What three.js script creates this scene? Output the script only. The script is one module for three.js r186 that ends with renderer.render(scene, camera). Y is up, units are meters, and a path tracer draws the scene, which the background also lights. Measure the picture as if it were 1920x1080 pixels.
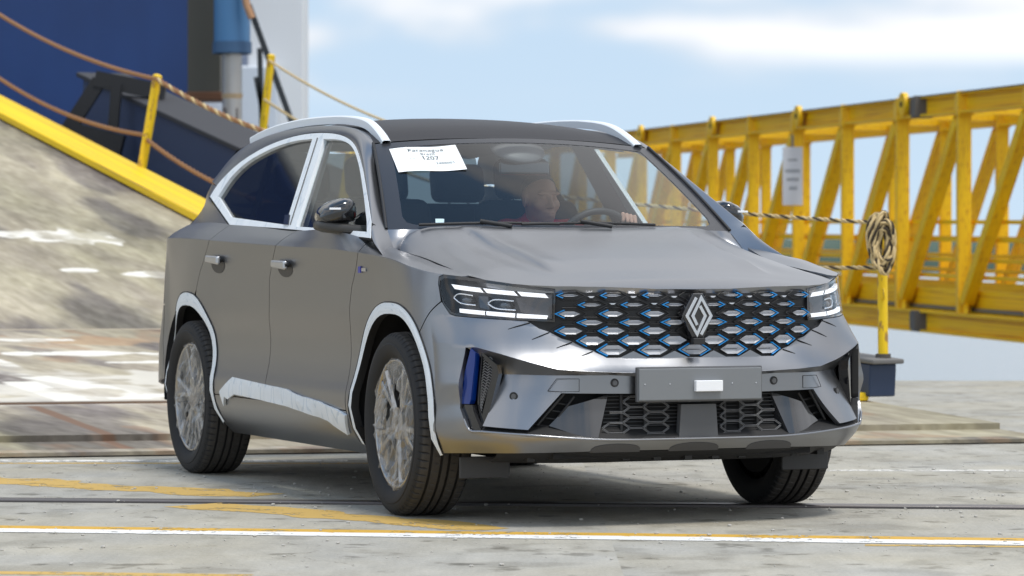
import * as THREE from 'three';
import { mergeGeometries, mergeVertices, toCreasedNormals } from 'three/addons/utils/BufferGeometryUtils.js';
import { RoundedBoxGeometry } from 'three/addons/geometries/RoundedBoxGeometry.js';
import { MarchingCubes } from 'three/addons/objects/MarchingCubes.js';

// ---------- camera ----------
const scene = new THREE.Scene();
const camera = new THREE.PerspectiveCamera(10.27, 1920 / 1080, .1, 9000);
camera.position.set(-.36, 1.0, 13.15);
camera.rotation.x = -Math.atan(43 / 6010);
camera.focus = 12.9; camera.userData.fStop = 5;
const renderer = new THREE.WebGLRenderer({ antialias: true });
renderer.toneMapping = THREE.LinearToneMapping;
renderer.toneMappingExposure = 1.12;
renderer.shadowMap.enabled = true;

// ---------- noise ----------
function rng(seed) { let s = seed >>> 0; return () => { s = (s + 0x6D2B79F5) >>> 0; let t = s; t = Math.imul(t ^ (t >>> 15), t | 1); t ^= t + Math.imul(t ^ (t >>> 7), t | 61); return ((t ^ (t >>> 14)) >>> 0) / 4294967296; }; }
const PERM = (() => { const r = rng(7), p = [...Array(256).keys()]; for (let i = 255; i > 0; i--) { const j = Math.floor(r() * (i + 1)); [p[i], p[j]] = [p[j], p[i]]; } return new Uint8Array([...p, ...p]); })();
function vn3(x, y, z) { // value noise 0..1
  const X = Math.floor(x), Y = Math.floor(y), Z = Math.floor(z); x -= X; y -= Y; z -= Z;
  const f = t => t * t * (3 - 2 * t), u = f(x), v = f(y), w = f(z);
  const h = (i, j, k) => PERM[PERM[PERM[(X + i) & 255] + ((Y + j) & 255)] + ((Z + k) & 255)] / 255;
  const L = (a, b, t) => a + (b - a) * t;
  return L(L(L(h(0, 0, 0), h(1, 0, 0), u), L(h(0, 1, 0), h(1, 1, 0), u), v), L(L(h(0, 0, 1), h(1, 0, 1), u), L(h(0, 1, 1), h(1, 1, 1), u), v), w);
}
function fbm(x, y, z, o = 5) { let a = .5, s = 0, n = 0; for (let i = 0; i < o; i++) { s += a * vn3(x, y, z); n += a; a *= .5; x = x * 2.03 + 17.1; y = y * 2.03 + 5.3; z = z * 2.03 + 9.7; } return s / n; }
function smooth(a, b, t) { t = Math.min(1, Math.max(0, (t - a) / (b - a))); return t * t * (3 - 2 * t); }

// ---------- sky: pale tropical blue with broken white cloud ----------
{
  const W = 2048, H = 1024, d = new Float32Array(W * H * 4);
  for (let j = 0; j < H; j++) {
    const el = ((j + .5) / H - .5) * Math.PI, sy = Math.sin(el), cy = Math.cos(el);
    for (let i = 0; i < W; i++) {
      const az = ((i + .5) / W - .5) * 2 * Math.PI, o = (j * W + i) * 4, x = Math.cos(az) * cy, z = Math.sin(az) * cy;
      const e = Math.max(0, sy), k = Math.pow(e, .75);
      const k2 = Math.min(1, k); let r = .565 - .33 * k2, g = .71 - .30 * k2, b = .85 - .16 * k2;
      if (sy > -.02) {
        // broken cumulus: a flat layer seen from below, squashed towards the horizon
        const q = 1 / (e + .12), cx = x * q * 1.5 + 3.1, cz = z * q * 1.5 + 8.2;
        const n = fbm(cx, cz, e * 6 + 1.7, 6), m = fbm(cx * .35 + 9, cz * .35, 4.4, 3);
        const c = smooth(.49, .58, n * .70 + m * .34 + .045 * smooth(.09, .2, e)) * smooth(.050, .072, e + .018 * (m - .5));
        const glow = Math.pow(Math.max(0, x * .206 + sy * .929 + z * .284), 5);
        const lit = .77 + .30 * smooth(.45, .75, n) + .5 * glow;
        r += (lit * 1.0 - r) * c * .95; g += (lit * 1.01 - g) * c * .95; b += (lit * 1.04 - b) * c * .95;
      }
      if (sy < 0) { r = .52; g = .57; b = .62; }
      d[o] = r; d[o + 1] = g; d[o + 2] = b; d[o + 3] = 1;
    }
  }
  const t = new THREE.DataTexture(d, W, H, THREE.RGBAFormat, THREE.FloatType);
  t.mapping = THREE.EquirectangularReflectionMapping; t.minFilter = t.magFilter = THREE.LinearFilter; t.needsUpdate = true;
  scene.background = t; scene.environment = t;
}
scene.backgroundIntensity = 1; scene.environmentIntensity = 1;
const sun = new THREE.DirectionalLight(new THREE.Color(1, .955, .88), 2.2);
sun.position.set(8, 36, 7); sun.target.position.set(0, 0, -4); scene.add(sun, sun.target);
sun.castShadow = true; sun.shadow.radius = 26; sun.shadow.mapSize.set(2048, 2048);
Object.assign(sun.shadow.camera, { left: -30, right: 30, top: 40, bottom: -40, near: 1, far: 120 });

// ---------- shared helpers ----------
const lin = (r, g, b) => new THREE.Color().setRGB(r, g, b);
function M(o) { if (Array.isArray(o.color)) o.color = lin(...o.color); o.side = THREE.DoubleSide; return new THREE.MeshPhysicalMaterial(o); }
function mesh(name, geo, mat, parent) { const m = new THREE.Mesh(geo, mat); m.name = name; m.castShadow = m.receiveShadow = true; (parent || scene).add(m); return m; }
const taken = {};
function numbered(n) { taken[n] = (taken[n] ?? -1) + 1; return taken[n] ? `${n}_${String(taken[n]).padStart(3, '0')}` : n; }
function thing(name, label, category, group) { const g = new THREE.Group(); g.name = numbered(name); g.userData = { label, category }; if (group) g.userData.group = group; scene.add(g); return g; }
function tag(m, label, category, group) { m.userData = { label, category }; if (group) m.userData.group = group; return m; }
function struct(name, geo, mat) { const m = mesh(name, geo, mat); m.userData = { kind: 'structure' }; return m; }
function dataTex(W, H, fn, srgb = true) {
  const d = new Uint8Array(W * H * 4);
  for (let j = 0; j < H; j++) for (let i = 0; i < W; i++) { const c = fn(i / W, j / H, i, j), o = (j * W + i) * 4; for (let k = 0; k < 4; k++) d[o + k] = Math.max(0, Math.min(255, Math.round(k < 3 ? (c[k] ?? c[0]) : (c[3] ?? 255)))); }
  const t = new THREE.DataTexture(d, W, H); t.wrapS = t.wrapT = THREE.RepeatWrapping; t.magFilter = THREE.LinearFilter; t.minFilter = THREE.LinearMipmapLinearFilter; t.generateMipmaps = true;
  if (srgb) t.colorSpace = THREE.SRGBColorSpace; t.needsUpdate = true; return t;
}
function tube(pts, r, seg = 24, rad = 8, closed = false) { return new THREE.TubeGeometry(new THREE.CatmullRomCurve3(pts.map(p => new THREE.Vector3(...p)), closed, 'centripetal'), seg, r, rad, closed); }
function box(w, h, d, x = 0, y = 0, z = 0, r = 0) { const g = r ? new RoundedBoxGeometry(w, h, d, 2, r) : new THREE.BoxGeometry(w, h, d); g.translate(x, y, z); return g; }
function bar(a, b, w, h, bevel = 0) { // box beam from a to b; w across (horizontal), h up
  const A = new THREE.Vector3(...a), B = new THREE.Vector3(...b), L = A.distanceTo(B);
  const g = bevel ? new RoundedBoxGeometry(w, h, L, 1, bevel) : new THREE.BoxGeometry(w, h, L);
  const o = new THREE.Object3D(); o.position.copy(A).add(B).multiplyScalar(.5); o.lookAt(B); o.updateMatrix(); g.applyMatrix4(o.matrix); return g;
}
function quadGeo(pts) { const g = new THREE.BufferGeometry(); g.setAttribute('position', new THREE.Float32BufferAttribute(pts.flat(), 3)); const uv = [0, 0, 1, 0, 1, 1, 0, 1]; g.setAttribute('uv', new THREE.Float32BufferAttribute(uv.slice(0, pts.length * 2), 2)); const ix = []; for (let i = 1; i < pts.length - 1; i++) ix.push(0, i, i + 1); g.setIndex(ix); g.computeVertexNormals(); return g; }
function clean(g) { const k = g.index ? g.toNonIndexed() : g; for (const a of Object.keys(k.attributes)) if (!['position', 'normal', 'uv'].includes(a)) k.deleteAttribute(a); if (!k.attributes.uv) k.setAttribute('uv', new THREE.Float32BufferAttribute(new Float32Array(k.attributes.position.count * 2), 2)); return k; }
function merge(list) { return mergeGeometries(list.map(clean)); }
function mir(g) { const k = g.clone(); k.scale(-1, 1, 1); const p = k.attributes.position; if (k.index) { const a = k.index.array; for (let i = 0; i < a.length; i += 3) { const t = a[i]; a[i] = a[i + 1]; a[i + 1] = t; } } else { for (const n of Object.keys(k.attributes)) { const at = k.attributes[n], s = at.itemSize, a = at.array; for (let i = 0; i < at.count; i += 3) for (let c = 0; c < s; c++) { const t = a[i * s + c]; a[i * s + c] = a[(i + 1) * s + c]; a[(i + 1) * s + c] = t; } } } return k; }
// ---------- car body surface: plan stations (u, metres along the waist from the front centre) by profile rows (v) ----------
const ST = [0, .30, .545, .72, .89, 1.06, 1.29, 1.59, 1.81, 2.04, 2.99, 3.89, 4.41, 4.89, 5.145, 5.32, 5.6, 6.1];
const SIDEZ = [0, -.22, -.45, -1.4, -2.3, -2.82, -3.3];
const REAR = [[.845, -3.53], [.73, -3.68], [.42, -3.79], [0, -3.83]];
const CREASE = [[0, .907, .882], [.30, .908, .858], [.541, .910, .797], [.70, .934, .68], [.80, .953, .55], [.872, .966, .43], [.905, .99, .24],
  [.918, 1.027, 0], [.923, 1.043, -.22], [.925, 1.056, -.45], [.925, 1.085, -1.4], [.922, 1.112, -2.3], [.913, 1.128, -2.82], [.872, 1.13, -3.3],
  [.80, 1.12, -3.47], [.68, 1.11, -3.6], [.4, 1.10, -3.7], [0, 1.1, -3.74]];
const ROWV = [.20, .28, .335, .46, .52, .60, .66, .80, .93, 1.0, 1.08, 1.16];
const FRONT = [ // x, z at stations 0..6 for the rows below the crease
  [[0, .78], [.30, .775], [.54, .73], [.68, .66], [.76, .56], [.80, .45], [.83, .30]],
  [[0, .872], [.30, .867], [.53, .832], [.69, .762], [.785, .65], [.85, .5], [.882, .30]],
  [[0, .925], [.30, .917], [.54, .885], [.71, .803], [.822, .68], [.884, .52], [.912, .30]],
  [[0, .925], [.30, .915], [.545, .88], [.715, .81], [.834, .695], [.894, .53], [.922, .30]],
  [[0, .905], [.30, .888], [.538, .84], [.700, .775], [.822, .67], [.893, .525], [.922, .30]],
  [[0, .897], [.30, .870], [.528, .815], [.686, .748], [.808, .642], [.886, .505], [.92, .30]],
  [[0, .893], [.30, .866], [.528, .806], [.686, .735], [.805, .628], [.884, .49], [.92, .29]],
  [[0, .890], [.30, .865], [.54, .800], [.70, .703], [.81, .583], [.883, .44], [.916, .27]],
  [[0, .887], [.30, .863], [.541, .80], [.70, .687], [.803, .563], [.876, .435], [.911, .255]]];
const SIDEX = [.80, .875, .905, .917, .902, .888, .885, .896, .911];
const TOP1 = [[0, .936, .82], [.30, .932, .795], [.50, .934, .735], [.64, .950, .63], [.735, .963, .51], [.80, .974, .40], [.835, 1.000, .22],
  [.848, 1.034, 0], [.872, 1.062, -.22], [.905, 1.088, -.45], [.903, 1.118, -1.4], [.893, 1.146, -2.3], [.878, 1.165, -2.82], [.84, 1.155, -3.3],
  [.765, 1.14, -3.43], [.65, 1.13, -3.55], [.4, 1.12, -3.66], [0, 1.12, -3.7]];
const TOP2 = [[0, .958, .74], [.3, .955, .72], [.46, .953, .66], [.58, .965, .56], [.66, .973, .46], [.72, .977, .36], [.76, .994, .20],
  [.765, 1.024, 0], [.80, 1.064, -.22], [.880, 1.115, -.45], [.862, 1.153, -1.4], [.846, 1.19, -2.3], [.822, 1.205, -2.82], [.775, 1.19, -3.3],
  [.70, 1.18, -3.40], [.6, 1.17, -3.5], [.38, 1.16, -3.62], [0, 1.16, -3.66]];
const NET = ROWV.map((v, j) => {
  if (j === 9) return CREASE; if (j === 10) return TOP1; if (j === 11) return TOP2;
  return ST.map((u, k) => {
    const cy = CREASE[k][1];
    const y = v <= .8 ? v : .8 + (v - .8) / .2 * (cy - .8);
    if (k < 7) return [FRONT[j][k][0], y, FRONT[j][k][1]];
    if (k < 14) {
      let x = SIDEX[j];
      if (k === 7 || k === 12) x += (v > .45 && v < .9) ? .016 : .004;
      if (k === 8 || k === 9 || k === 11) x += (v > .45 && v < .9) ? .006 : 0;
      if (k === 13) x -= .04 + Math.max(0, v - .75) * .06;
      return [x, y, SIDEZ[k - 7]];
    }
    const [rx, rz] = REAR[k - 14], t = Math.max(0, v - .6) / .4;
    return [rx - .03 * t * (k < 17 ? 1 : 0), y, rz + .07 * t];
  });
});
function knots(arr, t) { let i = 0; while (i < arr.length - 2 && t > arr[i + 1]) i++; return i; }
function herm(p0, p1, p2, p3, t0, t1, t2, t3, t) { // non-uniform Catmull-Rom on scalars
  const h = t2 - t1, s = (t - t1) / h;
  const m1 = p0 === null ? (p2 - p1) / h : ((p1 - p0) / (t1 - t0) * h + (p2 - p1) / h * (t1 - t0)) / (h + t1 - t0);
  const m2 = p3 === null ? (p2 - p1) / h : ((p3 - p2) / (t3 - t2) * h + (p2 - p1) / h * (t3 - t2)) / (h + t3 - t2);
  const s2 = s * s, s3 = s2 * s;
  return (2 * s3 - 3 * s2 + 1) * p1 + (s3 - 2 * s2 + s) * h * m1 + (3 * s2 - 2 * s3) * p2 + (s3 - s2) * h * m2;
}
function lineAt(ts, ps, t, lo = 0, hi = ts.length - 1) { // ps: array of number arrays
  let i = lo; while (i < hi - 1 && t > ts[i + 1]) i++;
  const a = i > lo ? ps[i - 1] : null, d = i + 2 <= hi ? ps[i + 2] : null;
  return ps[i].map((_, c) => herm(a && a[c], ps[i][c], ps[i + 1][c], d && d[c], a ? ts[i - 1] : 0, ts[i], ts[i + 1], d ? ts[i + 2] : 0, t));
}
function rowAt(j, u) {
  const w = Math.abs(u), r = NET[j];
  if (w < ST[1]) { // mirror station so the nose is smooth at the centre line
    const m = [-r[1][0], r[1][1], r[1][2]];
    return [0, 1, 2].map(c => herm(m[c], r[0][c], r[1][c], r[2][c], -ST[1], 0, ST[1], ST[2], w));
  }
  return lineAt(ST, r, w);
}
// pressed brow of the bumper: the skin swells outwards down to an oblique edge
const BROW = [[0, .585], [.285, .590], [.436, .596], [.556, .604], [.646, .628], [.761, .664], [.85, .687], [1.0, .70], [1.3, .70]];
const BAMP = [[0, .044], [.30, .050], [.545, .062], [.72, .058], [.89, .052], [1.0, .024], [1.12, 0]], BWID = [[0, .060], [.35, .062], [.5, .10], [.62, .145], [.75, .135], [.89, .11], [1.1, .10]];
const BDIR = [[0, 0], [.30, .12], [.545, .34], [.72, .62], [.89, .92], [1.06, 1.2]];
function brow(u, v) {
  const w = Math.abs(u); if (w > 1.12 || v > .86 || v < .44) return [0, 0];
  const yc = lerpTab(BROW, w), t = (v - yc) / smoothTab(BWID, w), k = t > 0 ? Math.max(0, 1 - t) : smooth(.46, .56, v);
  const a = smoothTab(BAMP, w) * (t > 0 ? k * (1 - .25 * t * (1 - t)) : k), f = smoothTab(BDIR, w);
  return [a * Math.sin(f), a * Math.cos(f)];
}
function S(u, v) { // point on the body, x >= 0 for u >= 0, mirrored for u < 0
  const c = ROWV.map((_, j) => rowAt(j, u));
  const p = v <= 1 ? lineAt(ROWV, c, v, 0, 9) : lineAt(ROWV, c, v, 9, 11);
  const b = brow(u, v); p[0] += b[0]; p[2] += b[1];
  if (u < 0) p[0] = -p[0];
  return p;
}
function SN(u, v) { // outward unit normal
  const e = .004, v0 = v > .98 && v <= 1 ? v - 2 * e : v, vv = v0 > 1 ? Math.max(1, v0 - e) : v0 - e, vw = v0 > 1 ? v0 + e : Math.min(1, v0 + e);
  const a = S(u - e, v0), b = S(u + e, v0), c = S(u, vv), d = S(u, vw);
  const p = [b[0] - a[0], b[1] - a[1], b[2] - a[2]], q = [d[0] - c[0], d[1] - c[1], d[2] - c[2]];
  const n = [p[1] * q[2] - p[2] * q[1], p[2] * q[0] - p[0] * q[2], p[0] * q[1] - p[1] * q[0]];
  const l = Math.hypot(...n) || 1;
  return n.map(x => x / l);
}
function lerpTab(tab, t) { if (t <= tab[0][0]) return tab[0][1]; for (let i = 1; i < tab.length; i++) if (t <= tab[i][0]) { const f = (t - tab[i - 1][0]) / (tab[i][0] - tab[i - 1][0]); return tab[i - 1][1] + f * (tab[i][1] - tab[i - 1][1]); } return tab[tab.length - 1][1]; }
function smoothTab(tab, t) { const ts = tab.map(a => a[0]), ps = tab.map(a => [a[1]]); return lineAt(ts, ps, Math.min(Math.max(t, ts[0]), ts[ts.length - 1]))[0]; }
const HC = [[-.45, 1.185], [-.215, 1.147], [0, 1.100], [.29, 1.045], [.55, .993], [.72, .960], [.82, .938], [.86, .920], [.882, .907], [.92, .87]];
const HE = [[-.45, 1.095], [-.3, 1.068], [0, 1.027], [.29, .983], [.45, .962], [.55, .948], [.66, .928], [.80, .887], [.92, .84]];
function hood(x, z) {
  const a = Math.abs(x), c = smoothTab(HC, z), e = smoothTab(HE, z);
  let h = c - (c - e) * Math.pow(a / .76, smoothTab([[-.45, 14], [-.36, 11], [-.28, 7.8], [-.15, 4.8], [0, 3.3], [.25, 2.55], [.5, 2.3], [.92, 2.3]], z));
  // pressed swages: the middle of the hood stands proud of a crisp line that fades towards the nose
  const xr = .465 + .05 * (.3 - z), f = smooth(.66, .42, z) * smooth(-.36, -.12, z);
  h += .022 * f * (1 - smooth(xr - .008, xr + .026, a)) - .010 * f * smooth(xr, xr - .12, a) + .008 * f * smooth(xr + .05, xr + .14, a) * smooth(.76, .68, a);
  return h;
}

// ---------- patch: a polygon in a surface's (a, b) domain, cut by a grid and laid on the surface, with turned-in edges ----------
function clipPoly(P, ax, val, gt) { const out = []; for (let i = 0; i < P.length; i++) { const a = P[i], b = P[(i + 1) % P.length], da = (a[ax] - val) * (gt ? 1 : -1), db = (b[ax] - val) * (gt ? 1 : -1); if (da >= 0) out.push(a); if ((da > 0 && db < 0) || (da < 0 && db > 0)) { const t = da / (da - db); const q = [a[0] + (b[0] - a[0]) * t, a[1] + (b[1] - a[1]) * t]; q[ax] = val; out.push(q); } } return out; }
function gridLines(lo, hi, cell, extra) { const l = []; for (let k = Math.ceil(lo / cell); k * cell < hi; k++) { const v = k * cell; if (!extra.some(e => Math.abs(e - v) < cell * .35)) l.push(v); } for (const e of extra) if (e > lo && e < hi) l.push(e); return l.sort((a, b) => a - b); }
function patch(fn, poly, { holes = [], cell = .026, cellB = cell, off = 0, as = [], bs = [], skirt = .012, center = [0, .75, -1.4] } = {}) {
  const e = .0012, offF = typeof off === 'function' ? off : null;
  const rawN = (a, b, f) => { const p = f(a - e, b), q = f(a + e, b), r = f(a, b - e), s = f(a, b + e); const u = [q[0] - p[0], q[1] - p[1], q[2] - p[2]], v = [s[0] - r[0], s[1] - r[1], s[2] - r[2]]; const n = [u[1] * v[2] - u[2] * v[1], u[2] * v[0] - u[0] * v[2], u[0] * v[1] - u[1] * v[0]], l = Math.hypot(...n) || 1; return n.map(x => x / l); };
  const a0 = poly[0], t0 = fn(...a0), n0 = rawN(...a0, fn); const sg = (n0[0] * (t0[0] - center[0]) + n0[1] * (t0[1] - center[1]) + n0[2] * (t0[2] - center[2])) < 0 ? -1 : 1;
  const memo = new Map();
  const P = (a, b) => { const k = Math.round(a * 2e4) * 1e6 + Math.round(b * 2e4); let p = memo.get(k); if (!p) { p = fn(a, b); const o = offF ? offF(a, b) : off; if (o) { const n = rawN(a, b, fn); p = p.map((x, i) => x + sg * o * n[i]); } memo.set(k, p); } return p; };
  const Pf = (a, b) => { const p = fn(a, b), o = offF(a, b), n = rawN(a, b, fn); return p.map((x, i) => x + sg * o * n[i]); };
  const N = (a, b) => rawN(a, b, offF ? Pf : fn).map(x => x * sg);
  const V2 = l => l.map(p => new THREE.Vector2(...p));
  const ct = V2(poly), hs = holes.map(V2);
  if (THREE.ShapeUtils.isClockWise(ct)) ct.reverse(); hs.forEach(h => { if (!THREE.ShapeUtils.isClockWise(h)) h.reverse(); });
  const all = [...ct, ...hs.flat()].map(p => [p.x, p.y]);
  const tris = THREE.ShapeUtils.triangulateShape(ct, hs);
  const lo = [Math.min(...all.map(p => p[0])), Math.min(...all.map(p => p[1]))], hi = [Math.max(...all.map(p => p[0])), Math.max(...all.map(p => p[1]))];
  const LA = gridLines(lo[0], hi[0], cell, as), LB = gridLines(lo[1], hi[1], cellB, bs);
  const pos = [], nor = [], uv = [];
  const emit = (A, B, C) => {
    const c = [(A[0] + B[0] + C[0]) / 3, (A[1] + B[1] + C[1]) / 3];
    const p = [A, B, C].map(q => P(...q)), n = [A, B, C].map(q => N(q[0] + .2 * (c[0] - q[0]), q[1] + .2 * (c[1] - q[1])));
    const u = [0, 1, 2].map(i => p[1][i] - p[0][i]), v = [0, 1, 2].map(i => p[2][i] - p[0][i]);
    const f = [u[1] * v[2] - u[2] * v[1], u[2] * v[0] - u[0] * v[2], u[0] * v[1] - u[1] * v[0]];
    const ord = f[0] * n[0][0] + f[1] * n[0][1] + f[2] * n[0][2] < 0 ? [0, 2, 1] : [0, 1, 2], src = [A, B, C];
    for (const i of ord) { pos.push(...p[i]); nor.push(...n[i]); uv.push(src[i][0], src[i][1]); }
  };
  const cut = (pc, ax, lines) => { const out = []; let rest = pc; const mn = Math.min(...pc.map(p => p[ax])), mx = Math.max(...pc.map(p => p[ax])); for (const l of lines) { if (l <= mn + 1e-9) continue; if (l >= mx - 1e-9) break; const a = clipPoly(rest, ax, l, false); if (a.length > 2) out.push(a); rest = clipPoly(rest, ax, l, true); if (rest.length < 3) break; } if (rest.length > 2) out.push(rest); return out; };
  for (const t of tris) for (const s of cut(t.map(i => all[i]), 0, LA)) for (const q of cut(s, 1, LB)) for (let i = 1; i < q.length - 1; i++) {
    const ar = (q[i][0] - q[0][0]) * (q[i + 1][1] - q[0][1]) - (q[i + 1][0] - q[0][0]) * (q[i][1] - q[0][1]); if (Math.abs(ar) > 1e-9) emit(q[0], q[i], q[i + 1]);
  }
  if (skirt) for (const loop of [ct, ...hs]) for (let i = 0; i < loop.length; i++) {
    const A = [loop[i].x, loop[i].y], B = [loop[(i + 1) % loop.length].x, loop[(i + 1) % loop.length].y], ts = [0, 1];
    for (const [ax, L] of [[0, LA], [1, LB]]) for (const l of L) { const t = (l - A[ax]) / (B[ax] - A[ax]); if (t > 1e-4 && t < 1 - 1e-4) ts.push(t); }
    ts.sort((a, b) => a - b);
    let pt = null;
    for (const t of ts) {
      const q = [A[0] + (B[0] - A[0]) * t, A[1] + (B[1] - A[1]) * t], p = P(...q), n = N(...q), d = p.map((x, k) => x - n[k] * skirt);
      if (pt) { const [p0, d0] = pt, u = p.map((x, k) => x - p0[k]), v = n; let f = [u[1] * v[2] - u[2] * v[1], u[2] * v[0] - u[0] * v[2], u[0] * v[1] - u[1] * v[0]]; const l = Math.hypot(...f) || 1; f = f.map(x => x / l); for (const k of [p0, p, d, p0, d, d0]) { pos.push(...k); nor.push(...f); uv.push(...q); } }
      pt = [p, d];
    }
  }
  const g = new THREE.BufferGeometry(); g.setAttribute('position', new THREE.Float32BufferAttribute(pos, 3)); g.setAttribute('normal', new THREE.Float32BufferAttribute(nor, 3)); g.setAttribute('uv', new THREE.Float32BufferAttribute(uv, 2));
  fixWinding(g); return g;
}
function fixWinding(g) { const p = g.attributes.position.array, n = g.attributes.normal.array; for (let i = 0; i < p.length; i += 9) { const ux = p[i + 3] - p[i], uy = p[i + 4] - p[i + 1], uz = p[i + 5] - p[i + 2], vx = p[i + 6] - p[i], vy = p[i + 7] - p[i + 1], vz = p[i + 8] - p[i + 2]; if ((uy * vz - uz * vy) * n[i] + (uz * vx - ux * vz) * n[i + 1] + (ux * vy - uy * vx) * n[i + 2] < 0) for (const a of [p, n]) for (let c = 0; c < 3; c++) { const t = a[i + 3 + c]; a[i + 3 + c] = a[i + 6 + c]; a[i + 6 + c] = t; } } }
// ruled strip between two polylines, bowed out by bulge(s, t)
function resample(pts, n) { const c = new THREE.CatmullRomCurve3(pts.map(p => new THREE.Vector3(...p)), false, 'centripetal'); return Array.from({ length: n + 1 }, (_, i) => c.getPoint(i / n).toArray()); }
function strip(A, B, n, m, bulge = [0, 0, 0], prof = t => 4 * t * (1 - t), same = true) {
  const a = same ? resample(A, n) : A, b = same ? resample(B, n) : B, pos = [], uv = [], ix = [];
  for (let i = 0; i <= n; i++) for (let j = 0; j <= m; j++) { const t = j / m, k = prof(t), bg = typeof bulge === 'function' ? bulge(i / n) : bulge; for (let c = 0; c < 3; c++) pos.push(a[i][c] + (b[i][c] - a[i][c]) * t + bg[c] * k); uv.push(i / n, t); }
  for (let i = 0; i < n; i++) for (let j = 0; j < m; j++) { const q = i * (m + 1) + j; ix.push(q, q + 1, q + m + 1, q + 1, q + m + 2, q + m + 1); }
  const g = new THREE.BufferGeometry(); g.setAttribute('position', new THREE.Float32BufferAttribute(pos, 3)); g.setAttribute('uv', new THREE.Float32BufferAttribute(uv, 2)); g.setIndex(ix); g.computeVertexNormals(); return g;
}
// ribbon of a flat outline (list of 3-D points) with thickness along a direction
function slab(fnp, poly, off0, off1) { // closed plate on a surface: fnp(a, b, off) -> point
  const top = poly.map(p => fnp(p[0], p[1], off1)), bot = poly.map(p => fnp(p[0], p[1], off0));
  const t = THREE.ShapeUtils.triangulateShape(poly.map(p => new THREE.Vector2(...p)), []), pos = [];
  for (const [a, b, c] of t) pos.push(...top[a], ...top[b], ...top[c]);
  for (let i = 0; i < poly.length; i++) { const j = (i + 1) % poly.length; pos.push(...top[i], ...bot[i], ...bot[j], ...top[i], ...bot[j], ...top[j]); }
  const g = new THREE.BufferGeometry(); g.setAttribute('position', new THREE.Float32BufferAttribute(pos, 3)); g.computeVertexNormals(); return clean(g);
}

// ---------- materials of the car ----------
const paint = M({ color: [.29, .296, .312], metalness: .94, roughness: .30 });
const blackPlastic = M({ color: [.018, .018, .019], roughness: .55 });
const deepBlack = M({ color: [.008, .008, .009], roughness: .8 });
const pianoBlack = M({ color: [.012, .012, .014], roughness: .08, clearcoat: 1, clearcoatRoughness: .04 });
const darkGloss = M({ color: [.035, .036, .04], roughness: .08, clearcoat: 1, clearcoatRoughness: .06 });
const tapeMap = dataTex(256, 256, (u, v, i, j) => { const c = fbm(i * .03, j * .03, 2, 4), w = Math.abs(vn3(i * .05 + 3, j * .012, 9) - .5); return [236 + 14 * c - (w < .03 ? 22 : 0), 240 + 12 * c - (w < .03 ? 18 : 0), 243 + 10 * c - (w < .03 ? 14 : 0)]; });
tapeMap.repeat.set(2.2, 2.2);
const tapeMat = M({ map: tapeMap, color: [.86, .88, .9], roughness: .5, bumpMap: tapeMap, bumpScale: .002 });
const silver = M({ color: [.72, .73, .75], metalness: .9, roughness: .22 });
const chrome = M({ color: [.85, .86, .88], metalness: 1, roughness: .08 });
const chipMat = M({ color: [.58, .59, .62], metalness: .5, roughness: .22 });
const blueTrim = M({ color: [.0, .21, .55], metalness: .1, roughness: .25, clearcoat: .6 });
const blueBlade = M({ color: [.002, .03, .22], metalness: .3, roughness: .2, clearcoat: 1, clearcoatRoughness: .08 });
const glassClear = M({ color: [.88, .94, .95], roughness: .015, transmission: 1, thickness: 0, ior: 1.55 });
const glassTint = M({ color: [.17, .19, .185], roughness: .02, transmission: 1, thickness: 0, ior: 1.52 });
const glassFront = M({ color: [.78, .84, .83], roughness: .02, transmission: 1, thickness: 0, ior: 1.52 });
const lensMat = M({ color: [.95, .97, 1], roughness: .01, transmission: 1, thickness: 0, ior: 1.5 });
const rubber = M({ color: [.023, .022, .021], roughness: .78 });
const rubberSide = M({ color: [.03, .032, .036], roughness: .6 });
const trimGrey = M({ color: [.09, .092, .097], roughness: .5 });
const cabinDark = M({ color: [.02, .021, .024], roughness: .75 });
const cabinGrey = M({ color: [.13, .135, .14], roughness: .9 });

// ---------- the car ----------
const TH = 22.5 * Math.PI / 180;
const car = thing('car', 'satin grey SUV with white masking tape on its arches and windows, driver inside', 'car');
car.rotation.y = TH;
const add = (name, geo, mat, parent = car) => mesh(name, geo, mat, parent);
const both = (name, geo, mat, parent = car) => [add(name, mir(geo), mat, parent), add(name, geo, mat, parent)]; // right side of the car (x < 0), then left
const vOfY = (u, y) => { if (y <= .8) return y; const cy = rowAt(9, u)[1]; return .8 + .2 * (y - .8) / (cy - .8); };
const FP = (u, y, off = 0) => { const v = vOfY(u, y), p = S(u, v); if (!off) return p; const n = SN(u, v); return p.map((c, i) => c + n[i] * off); };
const SP = (u, v, off = 0) => { const p = S(u, v); if (!off) return p; const n = SN(u, v); return p.map((c, i) => c + n[i] * off); };
const G = (z, y) => [.865 - (y - 1.15) * .5, y, z];                 // side glass surface
const GN = [.894, .447, 0];
const GP = (z, y, off = 0) => { const p = G(z, y); return [p[0] + GN[0] * off, p[1] + GN[1] * off, p[2]]; };
const WSf = (s, t) => { const b = [.715 * s, 1.150 - .004 * s * s, -.215 - .149 * s * s], c = [.588 * s, 1.552 - .027 * s * s, -.885 - .039 * s * s], g = .012 * 4 * t * (1 - t); return b.map((v, i) => v + (c[i] - v) * t + g * [0, .8, .6][i]); };

const RS = (u, v) => { const p = S(u, .46); return [p[0], v, p[2]]; };   // upright wall inside the bumper opening
const RP = (u, v, off = 0) => { const p = RS(u, v), q = S(u + .004, .46), r = S(u - .004, .46), n = [-(q[2] - r[2]), 0, q[0] - r[0]], l = Math.hypot(n[0], n[2]); return [p[0] + n[0] / l * off, v, p[2] + n[2] / l * off]; };
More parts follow.
